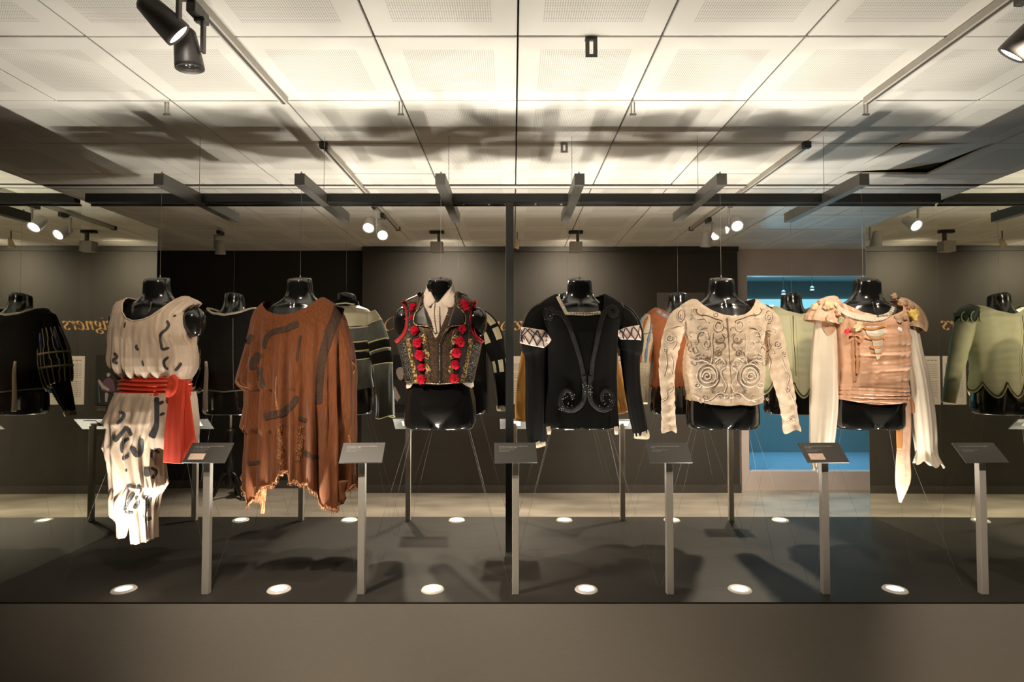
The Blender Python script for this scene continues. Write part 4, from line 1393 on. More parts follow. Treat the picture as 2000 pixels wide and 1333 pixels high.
Tube([(350, 742, 13, -.135), (346, 775, 15, -.155), (341, 830, 17, -.160), (340, 880, 18.5, -.155), (339, 905, 18.5, -.15)], YF, 0.16, nu=60, nth=60, cap=True, folds=[fold_fn(12, [3, 5, 8], .006, 740, 900, .3)]).build('sash_tail', M['red_crepe'], o_sash)
Tube([(358, 745, 9, -.12), (361, 790, 12, -.135), (364, 850, 17, -.135), (367, 878, 17, -.13), (364, 895, 14, -.13)], YF, 0.16, nu=60, nth=60, cap=True, folds=[fold_fn(13, [3, 5], .005, 740, 900, .3)]).build('sash_tail', M['red_crepe'], o_sash)

# ---- 2: rust poncho
t = costume('poncho', 585, 960, YF, 'rust brown wool poncho with dark bands and a ragged hem, second of the front row', 'poncho', CG)
pf1 = fold_fn(21, [7, 10, 13], 0.008, 630, 820, 0.03, 0.0015, 0.2)
pf2 = fold_fn(22, [27, 35, 48], 0.0035, 600, 800, 0.3, 0.003)
pf3 = valley_fn([(583, .030, 5, 0.0), (672, .050, 5, .01), (553, .018, 6, -.01), (527, .020, 6, -.03), (505, .016, 5, -.05), (612, .022, 7, .015), (636, .028, 7, .02), (655, .022, 5, .02), (568, .012, 4, -.01), (597, .012, 4, .01)], 625, 800)
r_ = np.random.RandomState(4)
base_hem = [(455, 900), (476, 925), (486, 945), (494, 942), (503, 958), (507, 985), (511, 968), (522, 964), (530, 952), (541, 940), (552, 938), (562, 934), (570, 922), (577, 911), (585, 918), (592, 930), (602, 929), (610, 936), (620, 934), (630, 950), (640, 953), (646, 978), (655, 982), (664, 988), (672, 974), (677, 958), (684, 954), (690, 945), (705, 920)]
hx_ = np.linspace(455, 705, 160)
hem = [(x, interp_poly(base_hem, x) + r_.uniform(-3.5, 3.5)) for x in hx_]
po_rows = [(579, 537, 628, .065, .075), (583, 528, 637, .075, .085), (590, 518, 648, .09, .10), (598, 508, 659, .105, .11), (610, 498, 669, .12, .12), (625, 493, 676, .135, .125), (650, 489, 682, .148, .13), (680, 482, 689, .155, .135), (705, 474, 694, .16, .14),
           (730, 466, 696, .16, .14), (746, 462, 696, .16, .14), (754, 468, 695, .16, .14), (762, 482, 694, .16, .14), (790, 482, 694, .165, .145), (815, 478, 692, .168, .145), (832, 474, 690, .168, .145), (842, 484, 688, .168, .145), (870, 483, 686, .17, .145),
           (905, 480, 684, .172, .145), (940, 479, 685, .172, .145), (960, 481, 686, .17, .14), (1005, 484, 688, .165, .14)]
pon = Garment(po_rows, YF, neck_f=[(440, 560), (519, 588), (527, 601), (538, 610), (554, 616), (570, 618), (590, 615), (608, 606), (622, 594), (632, 581), (720, 560)], neck_b=[(440, 560), (519, 588), (575, 596), (632, 581), (720, 560)], hem_f=hem, hem_b=[(440, 900), (520, 905), (580, 890), (640, 905), (720, 900)],
              folds=[pf1, pf2, pf3], nth=420, nu=170, smooth=1, e=2.2)
o_pon = pon.build('draped_cloth', M['rust_wool'], t)
BP = bvh_of(pon)
z3 = lambda l: [(450 + a * .195, 530 + b * .195) for a, b in l]
z4 = lambda l: [(450 + a * .18, 770 + b * .18) for a, b in l]
for l, w in ((z3([(335, 775), (350, 690), (380, 640), (430, 608), (490, 592), (560, 575), (620, 548), (685, 522)]), [9, 11, 13]), (z3([(165, 725), (218, 640)]), 11), (z3([(298, 825), (250, 880), (222, 930), (232, 985)]), 16), (z3([(300, 965), (295, 1050), (330, 1165)]), 12),
             (z3([(1095, 350), (1060, 460), (1000, 600), (960, 730), (920, 860), (905, 1000), (895, 1120), (888, 1330)]), [22, 20, 16, 12]), (z3([(705, 640), (680, 760), (665, 900)]), 5), (z4([(722, 20), (690, 90), (620, 160), (560, 205), (480, 222), (360, 250)]), [10, 15, 15]), (z4([(735, 258), (790, 275), (830, 300)]), 8),
             (z4([(798, 615), (835, 665), (890, 682), (965, 690)]), 9), (z4([(180, 755), (240, 750), (322, 742)]), 8)):
    ribbon(BP, l, w, M['wool_band'], o_pon, 'dyed_band', 0.0018, 0.0003, tapered=True)
# frayed fringe along the hem and the side openings
k_ = pon.nu - 1
pts, lens = [], []
rr = random.Random(3)
for i in range(pon.nth):
    v = pon.V[k_ * pon.nth + i]
    for _ in range(3):
        pts.append(Vector(v) + Vector((rr.uniform(-.004, .004), rr.uniform(-.004, .004), 0.004)))
        lens.append(rr.choice([0.008, 0.012, 0.015, 0.02, 0.02, 0.045 if rr.random() < .25 else 0.012]))
tassels(pts, lens, M['rust_fray'], o_pon, 'hem_fringe', 5)
fr_edge = [Vector(pon.V[(k_ - 1) * pon.nth + i]) + Vector((rr.uniform(-.003, .003), rr.uniform(-.005, .002), rr.uniform(-.002, .004))) for i in range(pon.nth)]
MB().tube(fr_edge + fr_edge[:1], [rr.uniform(0.002, 0.006) for _ in range(pon.nth + 1)], 6, False).build('frayed_edge', M['rust_fray'], o_pon, True)
for l in ([(477, 832), (474, 842), (484, 845)], [(462, 745), (470, 754), (484, 758)], [(688, 708), (694, 716), (690, 730)], [(681, 850), (684, 866), (690, 872)]):
    cord(BP, l, 0.0045, M['rust_fray'], o_pon, 'frayed_corner')
Tube([(508, 950, 13, -.12), (510, 968, 9, -.12), (513, 985, 5, -.12), (512, 1003, 3, -.12)], YF, 0.5, nu=40, nth=30, cap=True, folds=[fold_fn(31, [3, 5, 7], .004, 950, 1000, 1, .2)]).build('hanging_shred', M['rust_fray'], t)
Tube([(660, 940, 20, -.10), (660, 962, 14, -.10), (662, 978, 13, -.10), (665, 987, 5, -.10)], YF, 0.4, nu=40, nth=30, cap=True, folds=[fold_fn(32, [3, 5, 7], .005, 950, 1000, 1, .2)]).build('hanging_shred', M['rust_wool'], t)
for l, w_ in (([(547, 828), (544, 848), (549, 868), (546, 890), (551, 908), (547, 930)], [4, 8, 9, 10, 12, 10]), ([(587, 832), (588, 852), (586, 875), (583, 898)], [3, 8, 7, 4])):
    ribbon(BP, l, [q * rr.uniform(.7, 1.3) for q in w_ for _ in (0, 1, 2)], M['rust_fray'], o_pon, 'uplit_fray_strip', 0.0012, 0.0004)  # paler fray colour paints the uplight glow inside the folds
    fp = []
    for px, py in spline(l, 26):
        for _ in range(4):
            h = cast(BP, px + rr.uniform(-6, 6), py, YF)
            if h: fp.append(h[0] - h[1] * 0.003)
    tassels(fp, [rr.uniform(.006, .018) for _ in fp], M['rust_fray'], o_pon, 'loose_threads', 6)
ribbon(BP, [(540, 735), (538, 765), (540, 790), (545, 812)], [2, 3, 4, 6], M['rust_fray'], o_pon, 'uplit_fray_strip', 0.001, 0.0006)  # thin frayed strip, its pale colour stands for uplit cloth

# ---- 3: brocade vest over a cream shirt
t = costume('brocade_vest', 860, 750, YF, 'gold and black brocade vest with red pompoms over a cream shirt', 'vest', CG)
v_rows = [(566, 828, 890, .065, .075), (574, 820, 899, .07, .08), (580, 808, 911, .08, .09), (586, 795, 922, .085, .09), (592, 788, 929, .095, .10), (602, 790, 926, .11, .11), (620, 792, 922, .13, .12), (640, 791, 922, .142, .125), (654, 784, 930, .145, .125), (666, 774, 942, .145, .125),
          (676, 777, 941, .143, .123), (700, 784, 936, .135, .12), (725, 789, 930, .125, .115), (752, 793, 925, .12, .115)]
vest = Garment(v_rows, YF, neck_f=[(780, 540), (826, 572), (832, 596), (840, 622), (849, 648), (857, 669), (866, 648), (876, 622), (885, 596), (892, 572), (940, 540)], neck_b=[(780, 540), (826, 572), (860, 568), (892, 572), (940, 540)], hem_f=[(780, 747), (825, 749), (860, 751), (900, 748), (940, 746)], folds=[fold_fn(41, [5, 9], .002)])
vest.build('vest_body', M['brocade'], t)
BV = bvh_of(vest)
shirt = Garment([(553, 834, 884, .068, .066), (565, 833, 886, .068, .07), (576, 828, 892, .07, .075), (584, 815, 905, .076, .085), (596, 800, 918, .095, .10), (620, 800, 916, .122, .115), (660, 796, 924, .136, .118), (700, 790, 930, .126, .115), (740, 796, 922, .114, .11), (760, 795, 924, .112, .11)], YF,
                neck_f=[(780, 545), (833, 556), (840, 570), (848, 583), (858, 598), (868, 583), (877, 570), (885, 556), (940, 545)], neck_b=[(780, 545), (833, 556), (860, 558), (885, 556), (940, 545)],
                hem_f=[(780, 748), (793, 750), (798, 759), (806, 757), (812, 748), (905, 747), (912, 753), (921, 758), (926, 752)], folds=[fold_fn(42, [13, 19], .002, 600, 700)])
o_sh = shirt.build('shirt', M['shirt'], t)
BSH = bvh_of(shirt)
for l, w in (([(847, 592), (845, 612), (847, 632), (850, 650)], 6), ([(856, 598), (856, 620), (857, 650)], 5), ([(872, 594), (873, 612), (870, 632), (864, 650)], 6), ([(880, 592), (882, 606), (879, 622)], 5)):
    ribbon(BSH, l, w, M['shirt'], o_sh, 'shirt_ruffle', 0.002, 0.004, ruffle=0.003)
patch(BSH, [(834, 555), (842, 571), (850, 587), (848, 592), (838, 600), (833, 596), (828, 580)], M['shirt'], o_sh, 'collar_leaf', 0.010, 1.5, 8, edge=0.004)
patch(BSH, [(884, 555), (876, 571), (864, 589), (868, 597), (878, 602), (886, 600), (891, 580)], M['shirt'], o_sh, 'collar_leaf', 0.010, 1.5, 8, edge=0.004)
for sgn in (0, 1):
    mr = (lambda l: l) if sgn == 0 else (lambda l: [(1717 - a, b) for a, b in l])
    ribbon(BV, mr([(806, 590), (807, 620), (810, 650), (815, 690), (824, 747)]), 15, M['black_wool'], t, 'velvet_strip', 0.001, 0.002)
    ribbon(BV, mr([(797, 662), (802, 690), (807, 715), (814, 747)]), 9, M['gold_braid'], t, 'gold_braid_strip', 0.001, 0.003, ruffle=0.001)
    ribbon(BV, mr([(784, 671), (789, 695), (795, 720), (803, 747)]), 15, M['sequin_grey'], t, 'sequin_strip', 0.001, 0.002)
    ribbon(BV, mr([(797, 590), (798, 615), (799, 640), (798, 660)]), 6, M['sequin_grey'], t, 'sequin_strip', 0.001, 0.002)
    ribbon(BV, mr([(818, 640), (828, 652), (833, 680), (837, 748)]), 10, M['brocade'], t, 'brocade_strip', 0.001, 0.0015)
    ribbon(BV, mr([(842, 640), (850, 655), (856, 671)]), [4, 5, 4], M['leather'], t, 'leather_edge', 0.001, 0.003)
    ribbon(BV, mr([(818, 572), (822, 580), (820, 592), (814, 606)]), 9, M['brocade'], t, 'shoulder_braid', 0.001, 0.006, ruffle=0.006)
    patch(BV, mr([(827.5, 597), (833, 608), (838, 622), (844, 641), (836, 637), (811, 633), (811, 614)]), M['leather'], t, 'lapel', 0.006, 1.5, 10, edge=0.003)
    ribbon(BV, mr([(826, 597), (810, 613), (810, 634), (836, 638), (846, 648)]), 2.2, M['gold_braid'], t, 'lapel_piping', 0.007, 0.003)
    for k, (px, py) in enumerate(((828, 664), (832, 692), (834, 722))):
        ribbon(BV, mr([(px - 4, py - 8), (px + 3, py), (px, py + 9)]), 9, M['gold_braid'], t, 'gold_embroidery', 0.002, 0.0015, ruffle=0.002)
ribbon(BV, [(788, 587), (790, 602), (793, 622), (793, 640), (787, 655), (772, 669)], 6.5, M['red_tape'], t, 'armhole_tape', 0.001, 0.004)
ribbon(BV, [(929, 587), (922, 605), (920, 622), (923, 642), (930, 658), (944, 669)], 6.5, M['red_tape'], t, 'armhole_tape', 0.001, 0.004)
for k, (px, py, r) in enumerate(((807, 601, 8), (804, 620, 4.5), (811, 647, 8.5), (816, 670, 8.5), (820, 694, 9), (824, 718, 7), (824, 741, 8.5), (907, 597, 9.5), (902, 643, 8), (898, 668, 8.5), (892, 689, 8.5), (889, 713, 8), (887, 739, 8))):
    pompom(BV, px, py, r, M['red_wool'], t, 'red_pompom', seed=k, sub=3)
ribbon(BV, [(858.5, 668), (858.5, 710), (858.5, 748)], 9, M['leather'], t, 'leather_placket', 0.001, 0.003)
ribbon(BV, [(858.5, 668), (858.5, 710), (858.5, 748)], 2, M['gold_braid'], t, 'front_opening', 0.004, 0.001)
cord(BV, [(793, 746), (825, 748), (860, 750), (900, 747), (924, 745)], 0.0022, M['gold_braid'], t, 'hem_piping')

# ---- 4: black velvet doublet with laced pink sleeve panels
t = costume('velvet_doublet', 1133, 835, YF, 'black velvet doublet with laced pale pink sleeve panels, right of the black post', 'doublet', CG)
dbl = Garment([(572, 1090, 1174, .07, .08), (577, 1080, 1186, .08, .09), (584, 1066, 1200, .09, .095), (594, 1050, 1216, .10, .10), (606, 1046, 1222, .115, .11), (625, 1052, 1217, .135, .12), (650, 1062, 1208, .145, .125), (690, 1067, 1205, .14, .12), (740, 1068, 1204, .13, .12), (790, 1067, 1206, .13, .125), (836, 1066, 1209, .132, .13)], YF,
              neck_f=[(1000, 545), (1089, 577), (1098, 596), (1107, 615), (1140, 616), (1171, 614), (1173, 596), (1175, 576), (1260, 545)], neck_b=[(1000, 545), (1089, 577), (1132, 584), (1175, 576), (1260, 545)], hem_f=[(1060, 834), (1132, 831), (1215, 834)], folds=[fold_fn(51, [7, 11, 16], .004, 640, 830, .3, .004)])
dbl.build('doublet_body', M['velvet'], t)
sl = []
slf = fold_fn(52, [5, 8, 11], .003, 600, 860, .5, .03)
for way in ([(1068, 607, 20, .0), (1052, 624, 27, -.005), (1045, 655, 30, -.01), (1045, 680, 27, -.01), (1047, 700, 22, -.01), (1047, 760, 20, -.015), (1046, 820, 19, -.02), (1048, 868, 16, -.02)],
            [(1198, 608, 20, .0), (1217, 626, 27, -.005), (1229, 655, 27, -.01), (1232, 682, 23, -.01), (1231, 700, 19, -.01), (1236, 760, 16, -.015), (1244, 810, 15, -.02), (1252, 850, 14, -.02)]):
    s_ = Tube(way, YF, 0.9, folds=[slf], round_top=True)
    s_.o = s_.build('sleeve', M['velvet'], t)
    sl.append(s_)
BD = bvh_of(dbl, *sl)
patch(BD, [(1018, 638), (1040, 642), (1063, 645), (1071, 655), (1077, 664), (1072, 672), (1062, 680), (1040, 676), (1015, 671)], M['pink_cotton'], sl[0].o, 'pink_panel', 0.002, 1.6, 14, edge=0.004)
patch(BD, [(1208, 645), (1222, 640), (1248, 635), (1253, 650), (1252, 665), (1212, 664), (1207, 656)], M['pink_cotton'], sl[1].o, 'pink_panel', 0.002, 1.6, 14, edge=0.004)
Z7 = lambda l: [(1000 + a * .14, 530 + b * .14) for a, b in l]
for l in ([(180, 795), (120, 905)], [(245, 800), (150, 905), (145, 1000)], [(130, 880), (175, 960)], [(175, 905), (245, 1025)], [(190, 800), (290, 920), (350, 1045)], [(355, 820), (290, 920), (240, 1025)], [(255, 815), (410, 950), (450, 1060)], [(360, 840), (410, 930), (470, 860)], [(460, 850), (410, 950), (350, 1045)],
          [(1500, 815), (1610, 950)], [(1590, 790), (1720, 960)], [(1690, 770), (1770, 870), (1790, 940)], [(1580, 800), (1545, 890), (1560, 945)], [(1680, 790), (1660, 880), (1610, 950)], [(1780, 760), (1760, 880), (1720, 960)], [(1510, 820), (1490, 900)]):
    cord(BD, Z7(l), 0.0026, M['cord_black'], sl[0 if l[0][0] < 1000 else 1].o, 'lacing_cord', lift=0.008)
ribbon(BD, [(1089, 579), (1096, 593), (1106, 612)], 7, M['lace_cream'], t, 'neck_ruche', 0.001, 0.004, ruffle=0.004)
ribbon(BD, [(1104, 613), (1120, 613), (1140, 614), (1160, 613), (1173, 611)], 6.5, M['lace_cream'], t, 'neck_ruche', 0.001, 0.004, ruffle=0.004)
ribbon(BD, [(1173, 611), (1172, 595), (1174, 577)], 7, M['lace_cream'], t, 'neck_ruche', 0.001, 0.004, ruffle=0.004)
ribbon(BD, spiral(1073, 614, 12, 1.1, -0.3, -1, 1, 0.35)[::-1] + [(1093, 612), (1104, 622), (1113, 640), (1122, 665), (1130, 690), (1138, 722), (1141, 745)], [7, 8, 9, 9, 10, 10, 9], M['sequin_black'], t, 'sequin_scroll', 0.001, 0.003)
ribbon(BD, spiral(1196, 610, 12, 1.1, 3.4, 1, 1, 0.35)[::-1] + [(1180, 612), (1174, 628), (1169, 650), (1163, 680), (1157, 712), (1155, 745)], [7, 8, 9, 9, 10, 10, 9], M['sequin_black'], t, 'sequin_scroll', 0.001, 0.003)
ribbon(BD, [(1141, 735), (1142, 755), (1141, 778), (1132, 794), (1116, 802), (1100, 797), (1094, 785), (1098, 770), (1107, 763), (1116, 769), (1120, 780)], [9, 10, 10, 11, 11, 10, 9, 8, 7], M['sequin_black'], t, 'sequin_scroll', 0.001, 0.004)
ribbon(BD, [(1153, 735), (1152, 755), (1153, 778), (1162, 793), (1178, 801), (1192, 795), (1197, 780), (1191, 765), (1182, 764), (1175, 772), (1177, 786)], [9, 10, 10, 11, 11, 10, 9, 8, 7], M['sequin_black'], t, 'sequin_scroll', 0.001, 0.004)
rs_ = random.Random(9)
mbs = MB()
for k in range(70):
    c_ = rs_.choice([(1110, 785, 15), (1141, 760, 5), (1073, 614, 11), (1153, 760, 5), (1184, 785, 13), (1097, 788, 5)])
    px, py = c_[0] + rs_.uniform(-1, 1) * c_[2], c_[1] + rs_.uniform(-1.2, 1.2) * max(c_[2], 10)
    h = cast(BD, px, py, YF)
    if h:
        mbs.lathe([(0.0016, 0), (0.001, 0.0015)], h[0] - h[1] * 0.006, Matrix.Rotation(math.pi / 2, 3, 'X'), 6)
tag(mbs.build('glittering_beads', M['white_bead'], t), kind='stuff')
Tube([(1046, 862, 17, -.02), (1048, 868, 18, -.02), (1050, 873, 17, -.02)], YF, 0.9, nu=12, nth=50, folds=[fold_fn(55, [17], .002)], hem=lambda th: 0.010 * np.cos(th)).build('cuff', M['lace_cream'], sl[0].o)
Tube([(1251, 843, 14, -.02), (1253, 850, 15, -.02), (1253, 857, 14, -.02)], YF, 0.9, nu=12, nth=50, folds=[fold_fn(56, [17], .002)]).build('cuff', M['lace_cream'], sl[1].o)
for x in (1071, 1203):
    Tube([(x, 834, 4, -.11), (x + 1, 841, 4.5, -.115), (x + 1, 849, 3.5, -.115)], YF, 0.4, nu=12, nth=16, cap=True, folds=[fold_fn(57, [4], .002)]).build('shirt_tab', M['shirt'], t)

# ---- 5: ivory embroidered jacket
t = costume('embroidered_jacket', 1411, 785, YF, 'ivory jacket covered in raised scroll cords with long sleeves, fifth of the front row', 'jacket', CG)
jak = Garment([(582, 1356, 1466, .07, .08), (588, 1344, 1480, .08, .09), (596, 1331, 1493, .095, .10), (606, 1324, 1500, .11, .11), (622, 1326, 1498, .132, .12), (640, 1334, 1492, .142, .125), (665, 1343, 1488, .146, .125), (700, 1336, 1490, .142, .12), (730, 1336, 1491, .135, .12), (760, 1341, 1487, .13, .12), (778, 1344, 1488, .13, .12), (795, 1346, 1490, .13, .12)], YF,
              neck_f=[(1280, 555), (1355, 586), (1363, 598), (1376, 609), (1396, 618), (1418, 621), (1436, 618), (1452, 608), (1461, 597), (1467, 586), (1540, 555)], neck_b=[(1280, 555), (1355, 586), (1411, 596), (1467, 586), (1540, 555)], hem_f=[(1330, 778), (1345, 781), (1375, 788), (1405, 790), (1428, 788), (1450, 790), (1475, 785), (1495, 776)], folds=[fold_fn(61, [5, 8, 13], .004, 620, 780, .4, .01), wrinkle_fn(62, .0012, .35)])
o_jak = jak.build('jacket_body', M['ivory_jacket'], t)
sw = [wrinkle_fn(63, .0022, .28), fold_fn(64, [3, 5], .002)]
js = []
for way in ([(1346, 610, 17, 0), (1329, 625, 22, -.004), (1314, 655, 19, -.01), (1306, 690, 17, -.015), (1302, 725, 15, -.02), (1304, 770, 13, -.03), (1305, 810, 13, -.035), (1306, 843, 14.5, -.035)],
            [(1478, 610, 17, 0), (1497, 626, 22, -.004), (1510, 655, 19, -.01), (1516, 690, 19, -.015), (1524, 730, 19, -.02), (1534, 770, 17, -.03), (1541, 810, 15, -.035), (1546, 842, 16.5, -.035)]):
    s_ = Tube(way, YF, 0.9, folds=sw, hem=lambda th: 0.008 * np.sin(3 * th), round_top=True)
    s_.o = s_.build('sleeve', M['ivory_jacket'], t)
    js.append(s_)
BJ = bvh_of(jak, *js)
AX = 1422
mir = lambda l: [(2 * AX + 3 - a, b) for a, b in l]
light, dark = [], []
light += [spiral(1403, 637, 10, 1.0, 0.2, 1, 0.8, 0.9), spiral(1382, 733, 24, 1.0, 0.4, 1, 0.92, 0.86), spiral(1382, 734, 17, 1.0, 0.9, -1, 0.92, 0.8), spiral(1381, 735, 10, 1.4, 2.9, 1, 0.95, 0.2), spiral(1372, 660, 13, 0.62, 2.6, 1, 0.85, 1.0), spiral(1380, 672, 9, 1.2, 1.2, 1, 0.8, 0.5),
          [(1362, 688), (1356, 676), (1352, 684), (1358, 694), (1366, 690)], [(1391, 650), (1390, 668), (1391, 690), (1388, 712)], [(1418, 778), (1412, 768), (1400, 770), (1388, 780), (1372, 784)], spiral(1419, 775, 5, 1.2, 2.4, 1, 1, 0.2), [(1416, 718), (1408, 726), (1412, 740), (1418, 752), (1414, 766)], [(1354, 770), (1366, 778), (1380, 782)],
          [(1352, 612), (1362, 622), (1376, 622), (1384, 630)], [(1396, 706), (1406, 700), (1414, 706), (1416, 714)], spiral(1362, 752, 7, 1.3, 0, 1, 1, .2), [(1348, 700), (1360, 706), (1372, 704), (1384, 710)]]
dark += [[(1362, 602), (1360, 608), (1366, 615), (1382, 617), (1398, 623), (1410, 627), (1408, 632), (1402, 630)], [(1397, 628), (1396, 642), (1402, 651)], [(1364, 661), (1364, 654), (1372, 643), (1384, 641)], [(1397, 660), (1402, 668), (1412, 668), (1415, 660), (1410, 652)], [(1396, 666), (1403, 672), (1414, 670), (1417, 678), (1408, 687)],
         spiral(1404, 691, 7, 1.5, 2.6, 1, 1, .2), [(1397, 686), (1390, 696), (1380, 704)], [(1366, 712), (1376, 703), (1386, 704), (1392, 712)], spiral(1382, 734, 20, 0.7, 3.1, 1, .92, 0.95), [(1404, 726), (1406, 742), (1398, 756), (1388, 764)], [(1399, 774), (1408, 771), (1414, 776)], spiral(1382, 736, 6, 1.2, 1, 1, 1, .2), [(1353, 684), (1358, 678), (1361, 684)]]
for l in light:
    cord(BJ, l, 0.0042, M['ivory_cord'], o_jak, 'ivory_scroll')
    cord(BJ, mir(l), 0.0042, M['ivory_cord'], o_jak, 'ivory_scroll')
    cord(BJ, [(a + 2.4, b + 1.8) for a, b in l], 0.0021, M['brown_cord'], o_jak, 'brown_scroll', lift=0.0008)
for l in dark:
    cord(BJ, l, 0.0026, M['brown_cord'], o_jak, 'brown_scroll', lift=0.001, taper=True)
    cord(BJ, mir(l), 0.0026, M['brown_cord'], o_jak, 'brown_scroll', lift=0.001, taper=True)
rj = random.Random(17)
for k in range(44):
    px, py = rj.uniform(1344, 1418), rj.uniform(606, 782)
    if abs(px - 1382) < 26 and abs(py - 733) < 26: continue
    r = rj.uniform(3, 7); a0 = rj.uniform(0, 6.28); dr = rj.choice((-1, 1)); tn = rj.uniform(.45, 1.1)
    for q in (spiral(px, py, r, tn, a0, dr, 1, .5), mir(spiral(px, py, r, tn, a0, dr, 1, .5))):
        if k % 3:
            cord(BJ, q, 0.0026, M['ivory_cord'], o_jak, 'ivory_scroll')
            cord(BJ, [(a + 1.5, b + 1.1) for a, b in q], 0.0014, M['brown_cord'], o_jak, 'brown_scroll', lift=0.0005)
        else:
            cord(BJ, q, 0.0018, M['brown_cord'], o_jak, 'brown_scroll', lift=0.0008, taper=True)
sl_l = [spiral(1329, 616, 12, 1.0, 1.2, 1, .6, .85), spiral(1329, 617, 6, 1.3, 0, 1, .6, .3), [(1336, 640), (1326, 636), (1312, 640), (1304, 638)], spiral(1308, 661, 9, 1.5, .5, 1, .9, .25), [(1318, 655), (1320, 670), (1312, 682)], [(1300, 690), (1302, 710), (1296, 735)], spiral(1299, 684, 5, 1.2, 1, 1, .8, .3), [(1314, 753), (1312, 762), (1306, 766)], [(1302, 765), (1302, 778), (1292, 784)], [(1310, 694), (1314, 712), (1311, 730)]]
sl_r = [spiral(1500, 618, 13, 1.0, 1.2, 1, .6, .85), spiral(1500, 618, 6, 1.3, 0, 1, .6, .3), [(1492, 646), (1504, 645), (1514, 648)], spiral(1518, 672, 9, 1.5, .5, 1, .9, .25), [(1500, 660), (1503, 680), (1512, 690)], spiral(1530, 690, 6, 1.2, 1, 1, .7, .3), [(1526, 700), (1532, 716), (1540, 735), (1538, 748)], spiral(1538, 761, 6, 1.3, 2, 1, .8, .3), [(1544, 770), (1548, 780), (1552, 790)], [(1540, 820), (1546, 816), (1552, 820)], [(1498, 690), (1504, 704), (1502, 720)]]
for l in sl_l + sl_r:
    cord(BJ, l, 0.0034, M['ivory_cord'], js[0 if l[0][0] < 1420 else 1].o, 'ivory_scroll')
    cord(BJ, [(a + 2.0, b + 1.5) for a, b in l], 0.0019, M['brown_cord'], js[0 if l[0][0] < 1420 else 1].o, 'brown_scroll', lift=0.0008)
ribbon(BJ, [(1420, 622), (1423, 660), (1425, 700), (1428, 745), (1428, 787)], [4, 1.6, 1.2, 1.2], M['brown_cord'], t, 'front_opening', 0.0005, 0.0008)
ribbon(BJ, [(1366, 708), (1376, 701), (1390, 702)], [3, 9, 5], M['brown_cord'], t, 'brown_patch', 0.0004, 0.0006)  # brown ribbon lying flat on the jacket front
ribbon(BJ, [(1456, 716), (1466, 708), (1478, 722), (1476, 736)], [4, 9, 7, 4], M['brown_cord'], t, 'brown_patch', 0.0004, 0.0006)

# ---- 6: peach satin bodice with long cream sleeves
t = costume('satin_bodice', 1695, 785, YF, 'peach satin bodice with flowers, lacing and long cream sleeves, rightmost of the front row', 'bodice', CG)
bo = Garment([(586, 1632, 1748, .07, .08), (592, 1622, 1757, .08, .09), (602, 1618, 1764, .10, .10), (615, 1622, 1764, .12, .11), (632, 1630, 1765, .138, .12), (655, 1636, 1768, .146, .125), (690, 1637, 1769, .142, .12), (720, 1636, 1768, .134, .12), (745, 1632, 1766, .13, .12), (765, 1629, 1767, .13, .12), (780, 1628, 1768, .13, .12), (795, 1629, 1768, .125, .12)], YF,
             neck_f=[(1560, 560), (1628, 588), (1642, 600), (1660, 612), (1690, 620), (1716, 619), (1738, 611), (1748, 600), (1752, 586), (1810, 560)], neck_b=[(1560, 560), (1628, 588), (1690, 598), (1752, 586), (1810, 560)], hem_f=[(1600, 780), (1630, 779), (1660, 785), (1690, 788), (1730, 786), (1755, 782), (1770, 776)],
             folds=[fold_fn(71, [5, 9], .003, 600, 700), wrinkle_fn(72, .0038, .24), wrinkle_fn(172, .0020, .5), fold_fn(173, [13, 19, 29], .003, 620, 740), lambda th, py, px: .004 * np.clip((py - 745) / 20, 0, 1) * (1 - 2 * np.abs(np.sin(py * .45 + .8 * np.sin(2 * th))))])
o_bo = bo.build('bodice_body', M['peach_satin'], t)
cf = [fold_fn(73, [3, 5, 8, 11], .0085, 600, 800, .4, .006, .4)]
cs = []
for way in ([(1622, 606, 20, 0), (1612, 632, 20, -.004), (1610, 670, 23, -.01), (1609, 720, 25, -.015), (1608, 780, 26, -.02), (1606, 830, 24, -.025), (1603, 870, 21, -.028), (1598, 900, 13, -.028), (1597, 922, 9, -.028)],
            [(1762, 606, 18, 0), (1774, 640, 17, -.004), (1785, 690, 16, -.008), (1794, 740, 19, -.01), (1800, 790, 21, -.014), (1805, 840, 21, -.018), (1808, 872, 19, -.02), (1810, 888, 20, -.02), (1813, 906, 27, -.02)]):
    s_ = Tube(way, YF, 0.75, folds=cf, hem=lambda th: 0.014 * np.sin(5 * th) + 0.022 * np.cos(th), round_top=True)
    s_.build('sleeve', M['cream_silk'], t)
    cs.append(s_)
frl = fold_fn(74, [7, 11, 15], .008, 580, 640, .6, .05, .3)
caps = []
for way, mm in (([(1636, 588, 12, 0), (1622, 598, 20, -.004), (1610, 612, 27, -.008), (1606, 624, 33, -.01), (1605, 630, 34, -.01)], 'peach_frill'), ([(1748, 592, 14, 0), (1762, 602, 21, -.004), (1775, 618, 25, -.008), (1780, 634, 27, -.01), (1779, 640, 26, -.01)], 'tan_frill')):
    s_ = Tube(way, YF, 0.75, folds=[frl], nu=40)
    s_.build('cap_sleeve', M[mm], t)
    caps.append(s_)
BO = bvh_of(bo, *cs, *caps)
Z8 = lambda l: [(1570 + a * .14, 530 + b * .14) for a, b in l]
ribbon(BO, Z8([(430, 440), (520, 540), (640, 600), (760, 640), (900, 655), (1040, 655), (1140, 630), (1210, 580), (1250, 500)]), [7, 9, 11, 12, 12, 11, 9, 7], M['cream_silk'], o_bo, 'neck_ruffle', 0.002, 0.004, ruffle=0.007)
